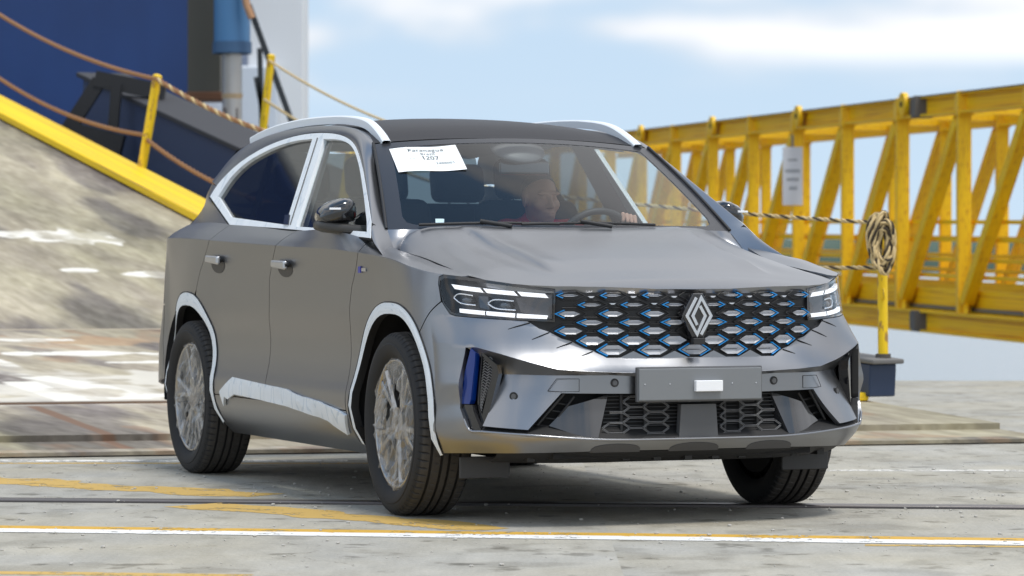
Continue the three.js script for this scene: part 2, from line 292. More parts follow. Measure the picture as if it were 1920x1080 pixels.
// outline curves in (u, v)
function arch(cu, A, R, n = 26, a0 = 0, a1 = Math.PI) { const o = []; for (let i = 0; i <= n; i++) { const t = a0 + (a1 - a0) * i / n, c = Math.cos(t), s = Math.sin(t); o.push([cu - A * Math.sign(c) * Math.pow(Math.abs(c), .77), .33 + R * Math.pow(Math.max(0, s), .77)]); } return o; }
const FU = 1.59, RU = 4.41, AI = [.437, .482], AO = [.474, .517];
const shift = (l, d) => l.map(([u, v]) => [u + d, v]);
const doorF = [[1.975, 1.16], [1.955, 1.06], [1.947, 1.0], [1.995, .953], [2.075, .886], [2.112, .818], [2.125, .684], [2.115, .5], [2.10, .40]];
const doorM = [[2.90, 1.16], [2.98, 1.06], [3.016, 1.0], [3.105, .945], [3.165, .895], [3.21, .76], [3.205, .517], [3.18, .40]];
const doorR = [[3.93, 1.16], [3.99, 1.05], [4.02, 1.0], [4.19, .90], [4.245, .855]];
const archF = arch(FU, ...AI), archR = arch(RU, ...AI);
const lampOut = [[1.060, .985], [1.028, .999], [.912, .999], [.72, .998], [.545, .994], [.549, .779], [.648, .786], [.79, .795], [.955, .806], [.985, .815], [1.027, .864], [1.064, .955]];
const bsS = [.335, .60, 1.0];
{ // front fender
  const fl = archF.filter(p => p[0] > 1.275 || p[1] > .72), poly = [[1.275, .713], ...fl.filter(p => p[0] > 1.276), [2.027, .27], [2.085, .27], [2.095, .40], ...shift(doorF, -.0025).reverse().slice(1), [1.86, 1.16], [1.79, 1.152], [1.571, 1.157], [1.30, 1.151], [1.15, 1.130], [1.06, 1.111], [.985, 1.080], [.925, 1.045], [.918, 1.02], [.93, 1.003], [1.030, 1.003], [1.064, .987], [1.068, .955], [1.043, .872], [1.13, .815]];
  both('front_fender', patch(S, poly, { bs: bsS, cell: .03, cellB: .022 }), paint);
}
both('front_door', patch(S, [...shift(doorF, .0025), ...shift(doorM, -.0025).reverse()], { bs: bsS, cell: .04, cellB: .022 }), paint);
{
  const rear = archR.filter(p => p[0] < 4.27).filter(p => p[1] > .40);
  both('rear_door', patch(S, [...shift(doorM, .0025), [3.97, .40], ...rear, ...shift(doorR, -.0025).reverse()], { bs: bsS, cell: .04, cellB: .022 }), paint);
  const over = archR.filter(p => p[0] > 4.265);
  both('rear_quarter_panel', patch(S, [...shift(doorR, .0025), ...over, [4.842, .41], [4.955, .44], [5.02, .62], [5.04, .93], [5.05, 1.0], [5.0, 1.16]], { bs: bsS, cell: .035, cellB: .022 }), paint);
  both('rear_bumper', patch(S, [[4.96, .442], [5.025, .62], [5.043, .80], [6.1, .80], [6.1, .36], [5.2, .40]], { cell: .05, cellB: .05 }), paint);
  both('tail_panel', patch(S, [[5.043, .805], [5.053, 1.0], [5.0, 1.16], [6.1, 1.16], [6.1, .805]], { cell: .05, cellB: .04 }), paint);
  both('sill', patch(S, [[2.035, .215], [2.032, .268], [2.088, .268], [2.102, .395], [3.96, .395], [3.975, .215]], { cell: .06, cellB: .018, bs: [.335] }), paint);
}
// hood
const HF = (x, z) => [x, hood(x, z), z];
{
  const half = [[.16, .878], [.30, .858], [.43, .832], [.541, .797], [.62, .748], [.70, .682], [.745, .60], [.765, .475], [.76, .29], [.762, .006], [.765, -.17], [.766, -.29], [.755, -.352], [.715, -.366], [.5, -.30], [.35, -.262], [.18, -.235]];
  const poly = [[0, .882], ...half, [0, -.226], ...half.slice().reverse().map(([x, z]) => [-x, z])];
  add('hood', patch(HF, poly, { cell: .026, skirt: .028, center: [0, -3, 0] }), paint);
}
// front bumper
const zig = [[0, .646], [.028, .646], [.0825, .671], [.137, .646], [.193, .646], [.2475, .671], [.302, .646], [.358, .646], [.4125, .674], [.447, .683], [.497, .708], [.532, .717], [.580, .743], [.610, .753], [.648, .783]];
const hole = [[.0, .331], [.40, .334], [.654, .352], [.85, .364], [.915, .368], [.962, .454], [.956, .495], [.928, .593], [.896, .685], [.85, .687], [.761, .664], [.646, .628], [.556, .604], [.436, .596], [.285, .590], [.0, .585]];
const mU = l => l.slice().reverse().map(([u, v]) => [-u, v]);
{
  const side = [...zig.slice(1), [.79, .792], [.957, .803], [.987, .812], [1.03, .861], [1.037, .868], [1.125, .811], [1.272, .709], ...archF.filter(p => p[0] < 1.27).reverse().filter(p => p[1] > .335), [1.152, .27], [1.11, .272], [.9, .281], [.652, .286], [.382, .292]];
  const poly = [zig[0], ...side, [0, .292], ...mU(side)];
  const h = [...hole.slice(1, -1)], hp = [...h, ...mU(h)];
  add('front_bumper', patch(S, poly, { holes: [hp], cell: .022, cellB: .02, bs: [.335, .6, .66], skirt: .02 }), paint);
}
// brow underside, sensor panel, ledges inside the bumper opening
const lean = (u, v) => (.50 - v) * .42 * smooth(.46, .72, Math.abs(u));
const recess = u => -.014 - .046 * smooth(.42, .74, Math.abs(u));
{
  const pl = [[0, .583], [.285, .582], [.546, .581], [.795, .583], [.858, .388], [.67, .376], [.548, .514], [.282, .51], [0, .508]];
  const poly = [...pl, ...mU(pl.slice(1, -1))];
  const panel = add('bumper_panel', patch(RS, poly, { off: (u, v) => recess(u) + lean(u, v), cell: .024, cellB: .03, skirt: .02 }), paint);
  const brow = [[0, .585], [.285, .59], [.436, .596], [.556, .604], [.646, .628], [.761, .664], [.85, .687], [.888, .685]], low = [[0, .583], [.285, .582], [.43, .581], [.546, .581], [.63, .581], [.70, .582], [.765, .583], [.795, .583]];
  const A = brow.map(p => SP(p[0], p[1], 0)), B = low.map(p => RP(p[0], p[1], recess(p[0]) + lean(p[0], p[1])));
  both('brow_underside', strip(A, B, 40, 4), paint);
  const led = [[0, .331], [.40, .334], [.654, .352], [.85, .364], [.912, .368]];
  both('intake_ledge', strip(led.map(p => SP(p[0], p[1] + .002, -.004)), led.map(p => SP(p[0], p[1] + .018, -.085)), 30, 3), blackPlastic);
  { const e = [[0, .333], [.40, .336], [.654, .354], [.85, .366], [.912, .370], [.94, .412]]; both('lip_edge', tube(e.map(p => SP(p[0], p[1], -.002)), .0055, 60, 8), paint); }
  for (const s of [-1, 1]) for (const [u, y] of [[.736, .501], [.340, .552]]) {
    const c = RP(u * s, y, recess(u) + .002), c2 = RP(u * s, y, recess(u) + .102), n = c2.map((q, i) => (q - c[i]) * 10), g = new THREE.TorusGeometry(.0135, .003, 8, 20), d = new THREE.CylinderGeometry(.010, .011, .006, 20); d.rotateX(Math.PI / 2);
    const q = new THREE.Quaternion().setFromUnitVectors(new THREE.Vector3(0, 0, 1), new THREE.Vector3(...n));
    const mk = (name, geo, mat) => { geo.applyQuaternion(q); geo.translate(...c); return add(name, geo, mat, panel); };
    mk('parking_sensor_ring', g, blackPlastic); mk('parking_sensor', d, trimGrey);
  }
  // tow-eye cover: outline groove
  for (const s of [-1, 1]) { const o = [[.598, .522], [.566, .568], [.480, .568], [.480, .520], [.548, .519]]; add('tow_eye_cover', merge(o.map((p, i) => tube([p, o[(i + 1) % o.length]].map(p => RP(p[0] * s, p[1], recess(p[0]) + .0005)), .0011, 3, 5))), deepBlack, panel); }
}
// dark box behind the openings
add('intake_backing', patch(RS, [[-.98, .30], [.98, .30], [.98, .70], [-.98, .70]], { off: -.10, cell: .08, skirt: 0 }), deepBlack);
for (const s of [-1, 1]) {
  const q = l => l.map(([u, v]) => [u * s, v]);
  // side air slot: blade, mesh, frame
  const blade = [[.914, .684], [.892, .665], [.893, .639], [.915, .485], [.922, .470], [.966, .470], [.966, .495], [.946, .593]];
  const f = (a, b, o) => SP(a, b, o);
  const bl = add('side_blade', patch(RS, q(blade), { off: -.010, cell: .02, skirt: .03 }), s < 0 ? blueBlade : blackPlastic);
  add('blade_foot', patch(RS, q([[.909, .467], [.953, .467], [.960, .450], [.918, .370], [.862, .368], [.880, .40], [.900, .44]]), { off: -.012, cell: .02, skirt: .03 }), s < 0 ? pianoBlack : blackPlastic, bl);
  add('slot_frame', patch(RS, q([[.878, .672], [.803, .62], [.795, .585], [.855, .385], [.876, .39], [.897, .46], [.90, .5], [.88, .64]]), { holes: [q([[.874, .655], [.824, .608], [.828, .575], [.874, .43], [.893, .462], [.886, .548]])], off: -.034, cell: .03, skirt: .04 }), pianoBlack);
  const zz = []; for (let y = .435; y < .65; y += .0105) { const w0 = .828 + .056 * smooth(.60, .43, y), w1 = .892 - .02 * smooth(.5, .65, y); const pts = []; for (let k = 0; k <= 4; k++) pts.push(RP(s * (w0 + (w1 - w0) * k / 4), y + (k % 2 ? .0042 : -.0042), -.042)); zz.push(tube(pts, .0022, 8, 4)); }
  add('slot_mesh', merge(zz), M({ color: [.20, .20, .205], roughness: .4 }));
  // fang beside the lower grille
  const fang = [[.352, .506], [.42, .487], [.52, .461], [.592, .389], [.50, .358], [.409, .337]];
  const fo = (u, v) => -.006 - .30 * (v - .337) - .030 * smooth(.42, .60, Math.abs(u));
  add('gloss_fang', patch(RS, q(fang), { off: fo, cell: .02, skirt: .05 }), darkGloss);
  const rib = []; for (let k = 0; k < 4; k++) { const y = .395 + k * .028, u0 = .655 - (k * .028) * .8; rib.push(tube([RP(s * (u0), y, -.07), RP(s * (u0 - .075), y - .012, -.075)], .004, 6, 5)); }
  rib.push(tube([RP(s * .635, .392, -.055), RP(s * .535, .512, -.045)], .006, 8, 6), tube([RP(s * .585, .382, -.06), RP(s * .49, .50, -.06)], .005, 8, 6));
  add('duct_rib', merge(rib), blackPlastic);
}
// lower grille
{
  const g = add('lower_grille', patch(RS, [[-.40, .335], [.40, .335], [.345, .508], [-.345, .508]], { off: -.075, cell: .06, skirt: 0 }), deepBlack);
  const wires = [], w = .108, h = .040;
  const inside = (u, y) => y > .336 && y < .512 && Math.abs(u) < .40 - (y - .335) * .34 && !(Math.abs(u) < .078 && y < .47);
  for (let r = -1; r < 6; r++) for (let k = -6; k <= 6; k++) { // honeycomb of flat-topped cells
    const cu = k * w * .76, cy = .338 + (r + (k % 2 ? .5 : 0)) * h, hx = [[-.5, 0], [-.25, .44], [.25, .44], [.5, 0], [.25, -.44], [-.25, -.44]].map(([a, b]) => [cu + a * w * .96, cy + b * h]);
    for (let i = 0; i < 6; i++) { const a = hx[i], b = hx[(i + 1) % 6]; if (inside(...a) && inside(...b)) wires.push(tube([RP(a[0], a[1], -.03), RP(b[0], b[1], -.03)], .0012, 2, 4)); }
  }
  add('mesh_wires', merge(wires), M({ color: [.22, .222, .23], roughness: .35, metalness: .3 }), g);
  const fins = []; for (let i = 0; i < 12; i++) { const y = .343 + i * .0142; fins.push(tube([RP(-.37, y, -.062), RP(0, y, -.062), RP(.37, y, -.062)], .0025, 10, 4)); }
  add('cooling_fins', merge(fins), M({ color: [.05, .052, .056], roughness: .6 }), g);
  for (const u of [-.30, -.20, .14, .21, .29]) add('support_post', tube([RP(u, .336, -.05), RP(u, .505, -.055)], .008, 4, 6), blackPlastic, g);
  add('radar_cover', patch(RS, [[-.074, .338], [.092, .338], [.083, .466], [-.066, .466]], { off: -.012, cell: .05, skirt: .03 }), trimGrey, g);
  add('radar_housing', patch(RS, [[-.068, .472], [.078, .472], [.074, .51], [-.066, .51]], { off: -.035, cell: .05, skirt: .03 }), blackPlastic, g);
}
// number plate holder with a white block
{
  const P = (x, y, z) => [x, y, z], pl = add('plate_holder', box(.52, .122, .012, -.003, .545, .951, .004), M({ color: [.19, .20, .21], roughness: .42 }));
  add('plate_surround', box(.532, .134, .02, -.003, .545, .940, .005), trimGrey, pl);
  add('foam_block', box(.114, .042, .022, .024, .538, .968, .003), M({ color: [.87, .88, .9], roughness: .7 }), pl);
  for (const x of [-.24, -.135, .13, .232]) { const c = new THREE.CylinderGeometry(.0028, .0028, .003, 10); c.rotateX(Math.PI / 2); c.translate(x, .547, .9575); add('screw', c, silver, pl); }
}
// three shallow dark pads pressed into the chin
for (const u of [-.33, 0, .33]) { const o = []; for (let i = 0; i <= 12; i++) { const t = Math.PI * i / 12; o.push([u + .105 * Math.cos(t), .287 + .033 * Math.pow(Math.sin(t), .6)]); } add('chin_pad', patch(S, o, { off: .0015, cell: .04, cellB: .012, skirt: .003 }), M({ color: [.10, .10, .105], metalness: .5, roughness: .5 })); }
// grille
const grille = add('grille', patch(S, [...[[.0, .648], ...zig.slice(1).map(([u, v]) => [u, v])], [.652, .786], [.552, .780], [.546, .985], [.0, .985], [-.546, .985], [-.552, .780], [-.652, .786], ...mU(zig.slice(1))], { off: -.014, cell: .045, skirt: 0 }), M({ color: [.006, .006, .007], roughness: .42 }));
{
  const rowsY = [.884, .846, .811, .777, .744, .709, .675], hw = [.034, .037, .040, .043, .046, .050, .054], hh = [.0045, .0062, .0082, .0100, .0120, .0145, .0175];
  const lat = [];
  const hex = (cu, cy, a, b, k = .42) => [[cu - a, cy], [cu - a * k, cy + b], [cu + a * k, cy + b], [cu + a, cy], [cu + a * k, cy - b], [cu - a * k, cy - b]];
  const frames = [];
  rowsY.forEach((y, r) => {
    const half = r % 2 === 1;
    for (let k = -4; k <= 4; k++) {
      const u = (k + (half ? .5 : 0)) * .165, lim = [.5, .42, .5, .42, .5, .42, .34][r];
      if (Math.abs(u) > lim) continue;
      frames.push([u, y, hw[r] + .022, hh[r] + .0105, r]);
      if (Math.abs(u) < .05 && r < 6) continue;
      // hollow silver chip: two facets meeting in a sunken ridge
      const o = hex(u, y, hw[r], hh[r]), P = o.map(p => FP(p[0], p[1], .002)), rl = FP(u - hw[r] * .55, y + hh[r] * .05, -.002 - hh[r] * .75), rr = FP(u + hw[r] * .55, y + hh[r] * .05, -.002 - hh[r] * .75);
      const pos = [P[0], P[1], rl, P[1], P[2], rr, P[1], rr, rl, P[2], P[3], rr, P[3], P[4], rr, P[4], P[5], rl, P[4], rl, rr, P[5], P[0], rl].flat();
      const g = new THREE.BufferGeometry(); g.setAttribute('position', new THREE.Float32BufferAttribute(pos, 3)); g.computeVertexNormals();
      add('grille_chip', clean(g), chipMat, grille);
      const sides = (r === 6 && k === 0) ? [-1, 1] : [Math.sign(u)];
      for (const s of sides) { // blue chevron round the outer tip
        const a = hw[r], b = hh[r], e = .0035, t = .0046, kk = r < 2 ? .62 : .40;
        const pt = (q, ex) => [u + s * q[0], y + q[1] * 1 + ex];
        const outer = [[a * kk + .004, b + e + t * .7], [a + e * 2 + t * 1.9, 0], [a * kk + .004, -b - e - t * .7]], inner = [[a * kk, -b - e], [a + e * 2, 0], [a * kk, b + e]];
        const pl = [...outer, ...inner].map(q => [u + s * q[0], y + q[1]]);
        add('blue_chevron', slab((c, d, o2) => FP(c, d, o2), pl, -.010, .004), blueTrim, grille);
      }
    }
  });
  for (const [u, y, a, b, r] of frames) { const h = hex(u, y, a + .004, b + .003); for (let i = 0; i < 6; i++) { const p = h[i], q = h[(i + 1) % 6]; if (Math.abs(p[0]) > .54 && p[1] > .77 || p[1] > .904 || q[1] > .904) continue; lat.push(tube([FP(p[0], p[1], -.007), FP(q[0], q[1], -.007)], .0021, 2, 4)); } }
  add('grille_lattice', merge(lat), M({ color: [.018, .018, .02], roughness: .4 }), grille);
  // small silver slivers between the top rows
  for (const [y, half] of [[.878, 1], [.850, 0]]) for (let k = -3; k <= 3; k++) { const u = (k + (half ? .5 : 0)) * .165; if (Math.abs(u) > .46 || Math.abs(u) < .05) continue; add('grille_sliver', slab((c, d, o) => FP(c, d, o), [[u - .013, y + .003], [u + .013, y + .003], [u + .005, y - .003], [u - .005, y - .003]], -.012, .002), chipMat, grille); }
}
// the grille pattern runs out into the bumper in fine grooves
for (const s of [-1, 1]) for (const [a, b] of [[[.640, .776], [.722, .752]], [[.575, .739], [.640, .714]], [[.492, .704], [.556, .683]], [[.4125, .670], [.462, .654]]]) add('grille_groove', tube([SP(a[0] * s, a[1], .001), SP((a[0] + b[0]) / 2 * s, (a[1] + b[1]) / 2, .0005), SP(b[0] * s, b[1], -.0018)], .0026, 8, 5), deepBlack, grille);
// badge: an upright diamond of two interlocking bright bands on a black plate
{
  const Z = (zx, zy, z) => [(zx - 503) / 4.174 / 451, .805 - (zy - 478) / 4.174 / 488, z];
  const plate = [[470, 310], [540, 310], [614, 472], [545, 640], [462, 640], [384, 472]].map(p => Z(...p, 0));
  const sh = new THREE.Shape(plate.map(p => new THREE.Vector2(p[0], p[1])));
  const bg = new THREE.ExtrudeGeometry(sh, { depth: .028, bevelEnabled: true, bevelSize: .004, bevelThickness: .004, bevelSegments: 2 }); bg.translate(0, 0, .893);
  const emblem = add('emblem', bg, pianoBlack);
  const band = (pts, w, cut) => { // mitred polyline -> flat band
    const p = pts.map(q => new THREE.Vector2(...Z(...q, 0).slice(0, 2))), L = [], R = [];
    for (let i = 0; i < p.length; i++) {
      const d0 = i ? p[i].clone().sub(p[i - 1]).normalize() : null, d1 = i < p.length - 1 ? p[i + 1].clone().sub(p[i]).normalize() : null;
      const n0 = d0 && new THREE.Vector2(-d0.y, d0.x), n1 = d1 && new THREE.Vector2(-d1.y, d1.x); let n = n0 && n1 ? n0.clone().add(n1).normalize() : (n0 || n1); const k = n0 && n1 ? 1 / Math.max(.35, n.dot(n0)) : 1;
      L.push(p[i].clone().addScaledVector(n, w * k)); R.push(p[i].clone().addScaledVector(n, -w * k));
    }
    const s2 = new THREE.Shape([...L, ...R.reverse()]); const g = new THREE.ExtrudeGeometry(s2, { depth: .006, bevelEnabled: true, bevelSize: .0008, bevelThickness: .001, bevelSegments: 1 }); g.translate(0, 0, .9255); return g;
  };
  add('emblem_band', band([[484, 336], [410, 478], [490, 622], [556, 478], [514, 402]], .0052), silver, emblem);
  add('emblem_band', band([[523, 624], [602, 478], [524, 336], [456, 478], [490, 548]], .0052), silver, emblem);
  add('camera_box', box(.05, .026, .03, 0, .708, .925, .004), blackPlastic, emblem);
}
// headlights
const whiteLamp = M({ color: [.9, .9, .92], roughness: .4, emissive: lin(1, .98, .97), emissiveIntensity: .55 });
for (const s of [-1, 1]) {
  const q = l => l.map(([u, v]) => [u * s, v]), hl = add('headlight', patch(S, q(lampOut), { off: -.055, cell: .05, skirt: 0 }), M({ color: [.02, .02, .022], roughness: .3 }));
  { const o = [...lampOut, lampOut[0]].map(p => [p[0] * s, p[1]]); add('lamp_wall', strip(o.map(p => SP(p[0], p[1], -.004)), o.map(p => SP(p[0], p[1], -.056)), o.length - 1, 1, [0, 0, 0], () => 0, false), pianoBlack, hl); }
  const cu = [1.045, .543, .548, .972], cv = [.950, .904, .779, .806]; // outer top, inner top, inner bottom, outer bottom
  const L = (a, b, o) => { const u = (cu[0] * (1 - a) + cu[1] * a) * (1 - b) + (cu[3] * (1 - a) + cu[2] * a) * b, y = (cv[0] * (1 - a) + cv[1] * a) * (1 - b) + (cv[3] * (1 - a) + cv[2] * a) * b; return FP(u * s, y, o); };
  const seg = (a0, a1, b0, b1, sl) => { const n = 5, pos = []; const row = o => Array.from({ length: n + 1 }, (_, i) => [L(a0 + (a1 - a0) * i / n, b0, o), L(a0 + sl + (a1 - a0) * i / n, b1, o)]); const t = row(-.008), d = row(-.022); for (let i = 0; i < n; i++) { const [A, B] = t[i], [C, D] = t[i + 1], [E, F2] = d[i], [H, I] = d[i + 1]; pos.push(...A, ...B, ...C, ...B, ...D, ...C, ...A, ...C, ...H, ...A, ...H, ...E, ...B, ...F2, ...I, ...B, ...I, ...D); } const g = new THREE.BufferGeometry(); g.setAttribute('position', new THREE.Float32BufferAttribute(pos, 3)); g.computeVertexNormals(); return clean(g); };
  for (const [a0, a1] of [[.09, .40], [.43, .70], [.725, .92]]) add('light_bar', seg(a0, a1, .13, .25, .025), whiteLamp, hl);
  for (const [a0, a1] of [[.10, .385], [.40, .675], [.69, .94]]) add('light_bar', seg(a0, a1, .80, .905, -.012), whiteLamp, hl);
  const hook = (a, b, len) => [[[a, b - .01], [a + .06, b - .12], [a + len, b - .14]], [[a, b + .01], [a + .06, b + .12], [a + len, b + .14]]].map(l => tube(l.map(p => L(p[0], p[1], -.02)), .0032, 14, 6));
  add('chrome_hook', merge(hook(.05, .51, .24)), chrome, hl); add('chrome_hook', merge(hook(.43, .56, .25)), chrome, hl);
  for (const [a, b] of [[.20, .51], [.60, .56]]) { const p = L(a, b, -.04), c = new THREE.SphereGeometry(.02, 16, 12); c.scale(1.5, .8, .8); c.translate(...p); add('projector', c, M({ color: [.12, .13, .14], roughness: .08, metalness: .6 }), hl); }
  add('lamp_shelf', slab((a, b, o) => L(a, b, o), [[.34, .36], [.44, .34], [.42, .74], [.32, .70]], -.05, -.026), darkGloss, hl);
  add('lamp_inner_panel', slab((a, b, o) => L(a, b, o), [[.70, .32], [.97, .12], [.97, .90], [.72, .74]], -.05, -.02), M({ color: [.075, .07, .07], roughness: .35 }), hl);
  add('lamp_lens', patch(S, q(lampOut), { off: -.001, cell: .03, skirt: 0 }), lensMat, hl);
  const inner = lampOut.map(([u, v]) => [u + (u > .8 ? -.007 : .006) * (u > .95 || u < .6 ? 1 : 0), v + (v > .9 ? -.016 : v < .83 ? .009 : 0)]);
  add('lamp_border', patch(S, q(lampOut), { holes: [q(inner)], off: .0006, cell: .04, skirt: 0 }), pianoBlack, hl);
}

// ---------- greenhouse ----------
const T_LOOP = [[-.306, 1.109], [-.394, 1.178], [-.635, 1.311], [-.88, 1.439], [-1.083, 1.522], [-1.273, 1.564], [-1.605, 1.591], [-2.006, 1.589], [-2.375, 1.552], [-2.643, 1.492], [-2.78, 1.434], [-2.855, 1.379], [-2.881, 1.33], [-2.337, 1.187], [-1.361, 1.155]]; // outer edge of the tape, (z, y)
const bend = (l, hard) => { // closed (z, y) outline through all points, smooth except at the listed corners
  const n = l.length, out = [], h = [...hard].sort((x, y) => x - y);
  h.forEach((s, k) => { const e = h[(k + 1) % h.length], m = (e - s + n) % n || n, run = Array.from({ length: m + 1 }, (_, i) => l[(s + i) % n]); const c = new THREE.CatmullRomCurve3(run.map(q => new THREE.Vector3(q[0], q[1], 0)), false, 'centripetal'), d = m * 5; for (let i = 0; i < (m === 1 ? 1 : d); i++) { const q = c.getPoint(m === 1 ? 0 : i / d); out.push([q.x, q.y]); } });
  return out; };
T_LOOP.splice(0, T_LOOP.length, ...bend(T_LOOP, [0, 1, 12, 13]));
const g3 = l => l.map(([z, y]) => G(z, y));
const pillarOut = [[.908, 1.035, -.10], ...g3([[-.30, 1.112], [-.394, 1.178], [-.635, 1.311], [-.88, 1.439], [-1.083, 1.522], [-1.273, 1.564], [-1.605, 1.591], [-2.006, 1.589], [-2.375, 1.552], [-2.643, 1.492], [-2.855, 1.379]])];
const pillarIn = [[.80, 1.045, -.25], [.786, 1.135, -.375], [.768, 1.195, -.47], [.722, 1.325, -.665], [.678, 1.44, -.835], [.643, 1.522, -.945], [.61, 1.578, -1.14], [.575, 1.620, -1.6], [.575, 1.628, -2.1], [.60, 1.608, -2.55], [.64, 1.53, -2.93], [.70, 1.40, -3.08]];
const outN = (A, B, k) => t => { const i = Math.min(A.length - 1, Math.round(t * (A.length - 1))), d = [A[i][0] + B[i][0], (A[i][1] + B[i][1]) * .5 - .55, 0]; d[0] *= .5; const l = Math.hypot(...d); return d.map(c => c / l * k); };
{
  const ca = new THREE.CatmullRomCurve3(pillarOut.map(p => new THREE.Vector3(...p)), false, 'centripetal'), cb = new THREE.CatmullRomCurve3(pillarIn.map(p => new THREE.Vector3(...p)), false, 'centripetal');
  const n = 96, A = [], B = []; for (let i = 0; i <= n; i++) { A.push(ca.getPoint(i / n).toArray()); B.push(cb.getPoint(i / n).toArray()); }
  both('roof_side', strip(A, B, n, 8, outN(A, B, .022), undefined, false), paint);
  const dOut = g3([[-2.855, 1.379], [-2.881, 1.33], [-2.6, 1.255], [-2.337, 1.187], [-2.1, 1.178]]), dIn = [[.70, 1.40, -3.08], [.715, 1.34, -3.11], [.735, 1.27, -3.16], [.77, 1.20, -3.24], [.79, 1.185, -3.26]];
  both('rear_pillar', strip(dOut, dIn, 30, 8, [.012, .006, -.006]), paint);
}
{ // roof skin between the rails, rear glass
  const E = [[.643, 1.524, -.945], [.61, 1.579, -1.14], [.575, 1.621, -1.6], [.575, 1.629, -2.1], [.60, 1.609, -2.55], [.62, 1.56, -2.95]];
  const A = resample(E, 40), B = A.map(p => [-p[0], p[1], p[2]]);
  const hd = A.map((p, i) => p.slice());
  add('roof_panel', strip(A, B, 40, 24, t => [0, .028 + .018 * Math.sin(Math.PI * Math.min(1, t * 1.2)), .040 * (1 - smooth(0, .3, t))], t => 1 - Math.pow(Math.abs(2 * t - 1), 2.4), false), M({ color: [.016, .016, .02], roughness: .45, specularIntensity: .45 }));
  const R = [[.62, 1.56, -2.95], [.64, 1.53, -2.96], [.70, 1.39, -3.08], [.735, 1.27, -3.16], [.775, 1.18, -3.3]], L = R.map(p => [-p[0], p[1], p[2]]);
  add('rear_window', strip(R, L, 20, 10, t => [0, 0, -.28]), glassTint);
}
for (const s of [-1, 1]) { // white roof rails
  const pts = [[.594, 1.524, -.915], [.588, 1.560, -.99], [.578, 1.618, -1.16], [.571, 1.650, -1.42], [.570, 1.664, -1.8], [.574, 1.662, -2.15], [.583, 1.642, -2.5], [.60, 1.605, -2.78]].map(p => [p[0] * s, p[1], p[2]]);
  const c = new THREE.CatmullRomCurve3(pts.map(p => new THREE.Vector3(...p)), false, 'centripetal'), n = 60, pos = [], ix = [];
  const prof = [[-.020, -.026], [-.020, .006], [-.013, .012], [.013, .012], [.020, .006], [.020, -.026]];
  for (let i = 0; i <= n; i++) { const p = c.getPoint(i / n), t = c.getTangent(i / n), side = new THREE.Vector3(1, 0, 0), up = new THREE.Vector3().crossVectors(t, side).normalize(); if (up.y < 0) up.negate(); const w = .45 + .55 * smooth(0, .05, i / n) * smooth(1, .93, i / n); for (const [a, b] of prof) { const q = p.clone().addScaledVector(side, a * (i < 6 ? 1 : w)).addScaledVector(up, b); pos.push(q.x, q.y, q.z); } }
  for (let i = 0; i < n; i++) for (let k = 0; k < 6; k++) { const a = i * 6 + k, b = i * 6 + (k + 1) % 6; ix.push(a, b, a + 6, b, b + 6, a + 6); }
  const g = new THREE.BufferGeometry(); g.setAttribute('position', new THREE.Float32BufferAttribute(pos, 3)); g.setIndex(ix); const f = toCreasedNormals(g, .5);
  add('roof_rail', clean(f), tapeMat);
}
// side glass, tape, pillars
{
  const innerF = [[-1.541, 1.562], [-1.267, 1.545], [-1.084, 1.508], [-.908, 1.436], [-.676, 1.312], [-.445, 1.178], [-.385, 1.135], [-1.345, 1.168]];
  const innerR = [[-1.704, 1.568], [-1.971, 1.566], [-2.287, 1.537], [-2.57, 1.477], [-2.692, 1.411], [-2.747, 1.328], [-2.377, 1.223], [-1.498, 1.177]];
  const GS = (z, y) => G(z, y), cut = { cell: .12, cellB: .12, center: [0, 1.2, -1.5] };
  innerF.splice(0, innerF.length, ...bend(innerF, [0, 5, 6, 7])); innerR.splice(0, innerR.length, ...bend(innerR, [0, 5, 6, 7]));
  both('front_side_window', patch(GS, innerF, { ...cut, off: -.012, skirt: 0 }), glassFront);
  both('rear_side_window', patch(GS, innerR, { ...cut, off: -.012, skirt: 0 }), glassTint);
  both('window_tape', patch(GS, T_LOOP, { holes: [innerF, innerR], cell: .1, cellB: .05, off: .004, skirt: .02, center: [0, 1.2, -1.5] }), tapeMat);
  both('window_seal', patch(GS, T_LOOP.map(([z, y]) => [z + (z > -1.4 ? .012 : -.012), y + (y > 1.4 ? .008 : -.006)]), { holes: [T_LOOP.map(([z, y]) => [z + (z > -1.4 ? -.01 : .01), y + (y > 1.4 ? -.006 : .006)])], cell: .1, off: .001, skirt: .02, center: [0, 1.2, -1.5] }), deepBlack);
  both('pillar_cap', patch(GS, [[-1.515, 1.176], [-1.448, 1.174], [-1.497, 1.220], [-1.562, 1.220]], { ...cut, off: .009, skirt: .01 }), pianoBlack);
  both('pillar_seam', tube([GP(-1.625, 1.568, .007), GP(-1.425, 1.175, .007)], .0025, 4, 5), trimGrey);
  both('quarter_divider', patch(GS, [[-2.33, 1.545], [-2.255, 1.542], [-2.05, 1.20], [-2.13, 1.204]], { ...cut, off: -.016, skirt: .006 }), blackPlastic);
}
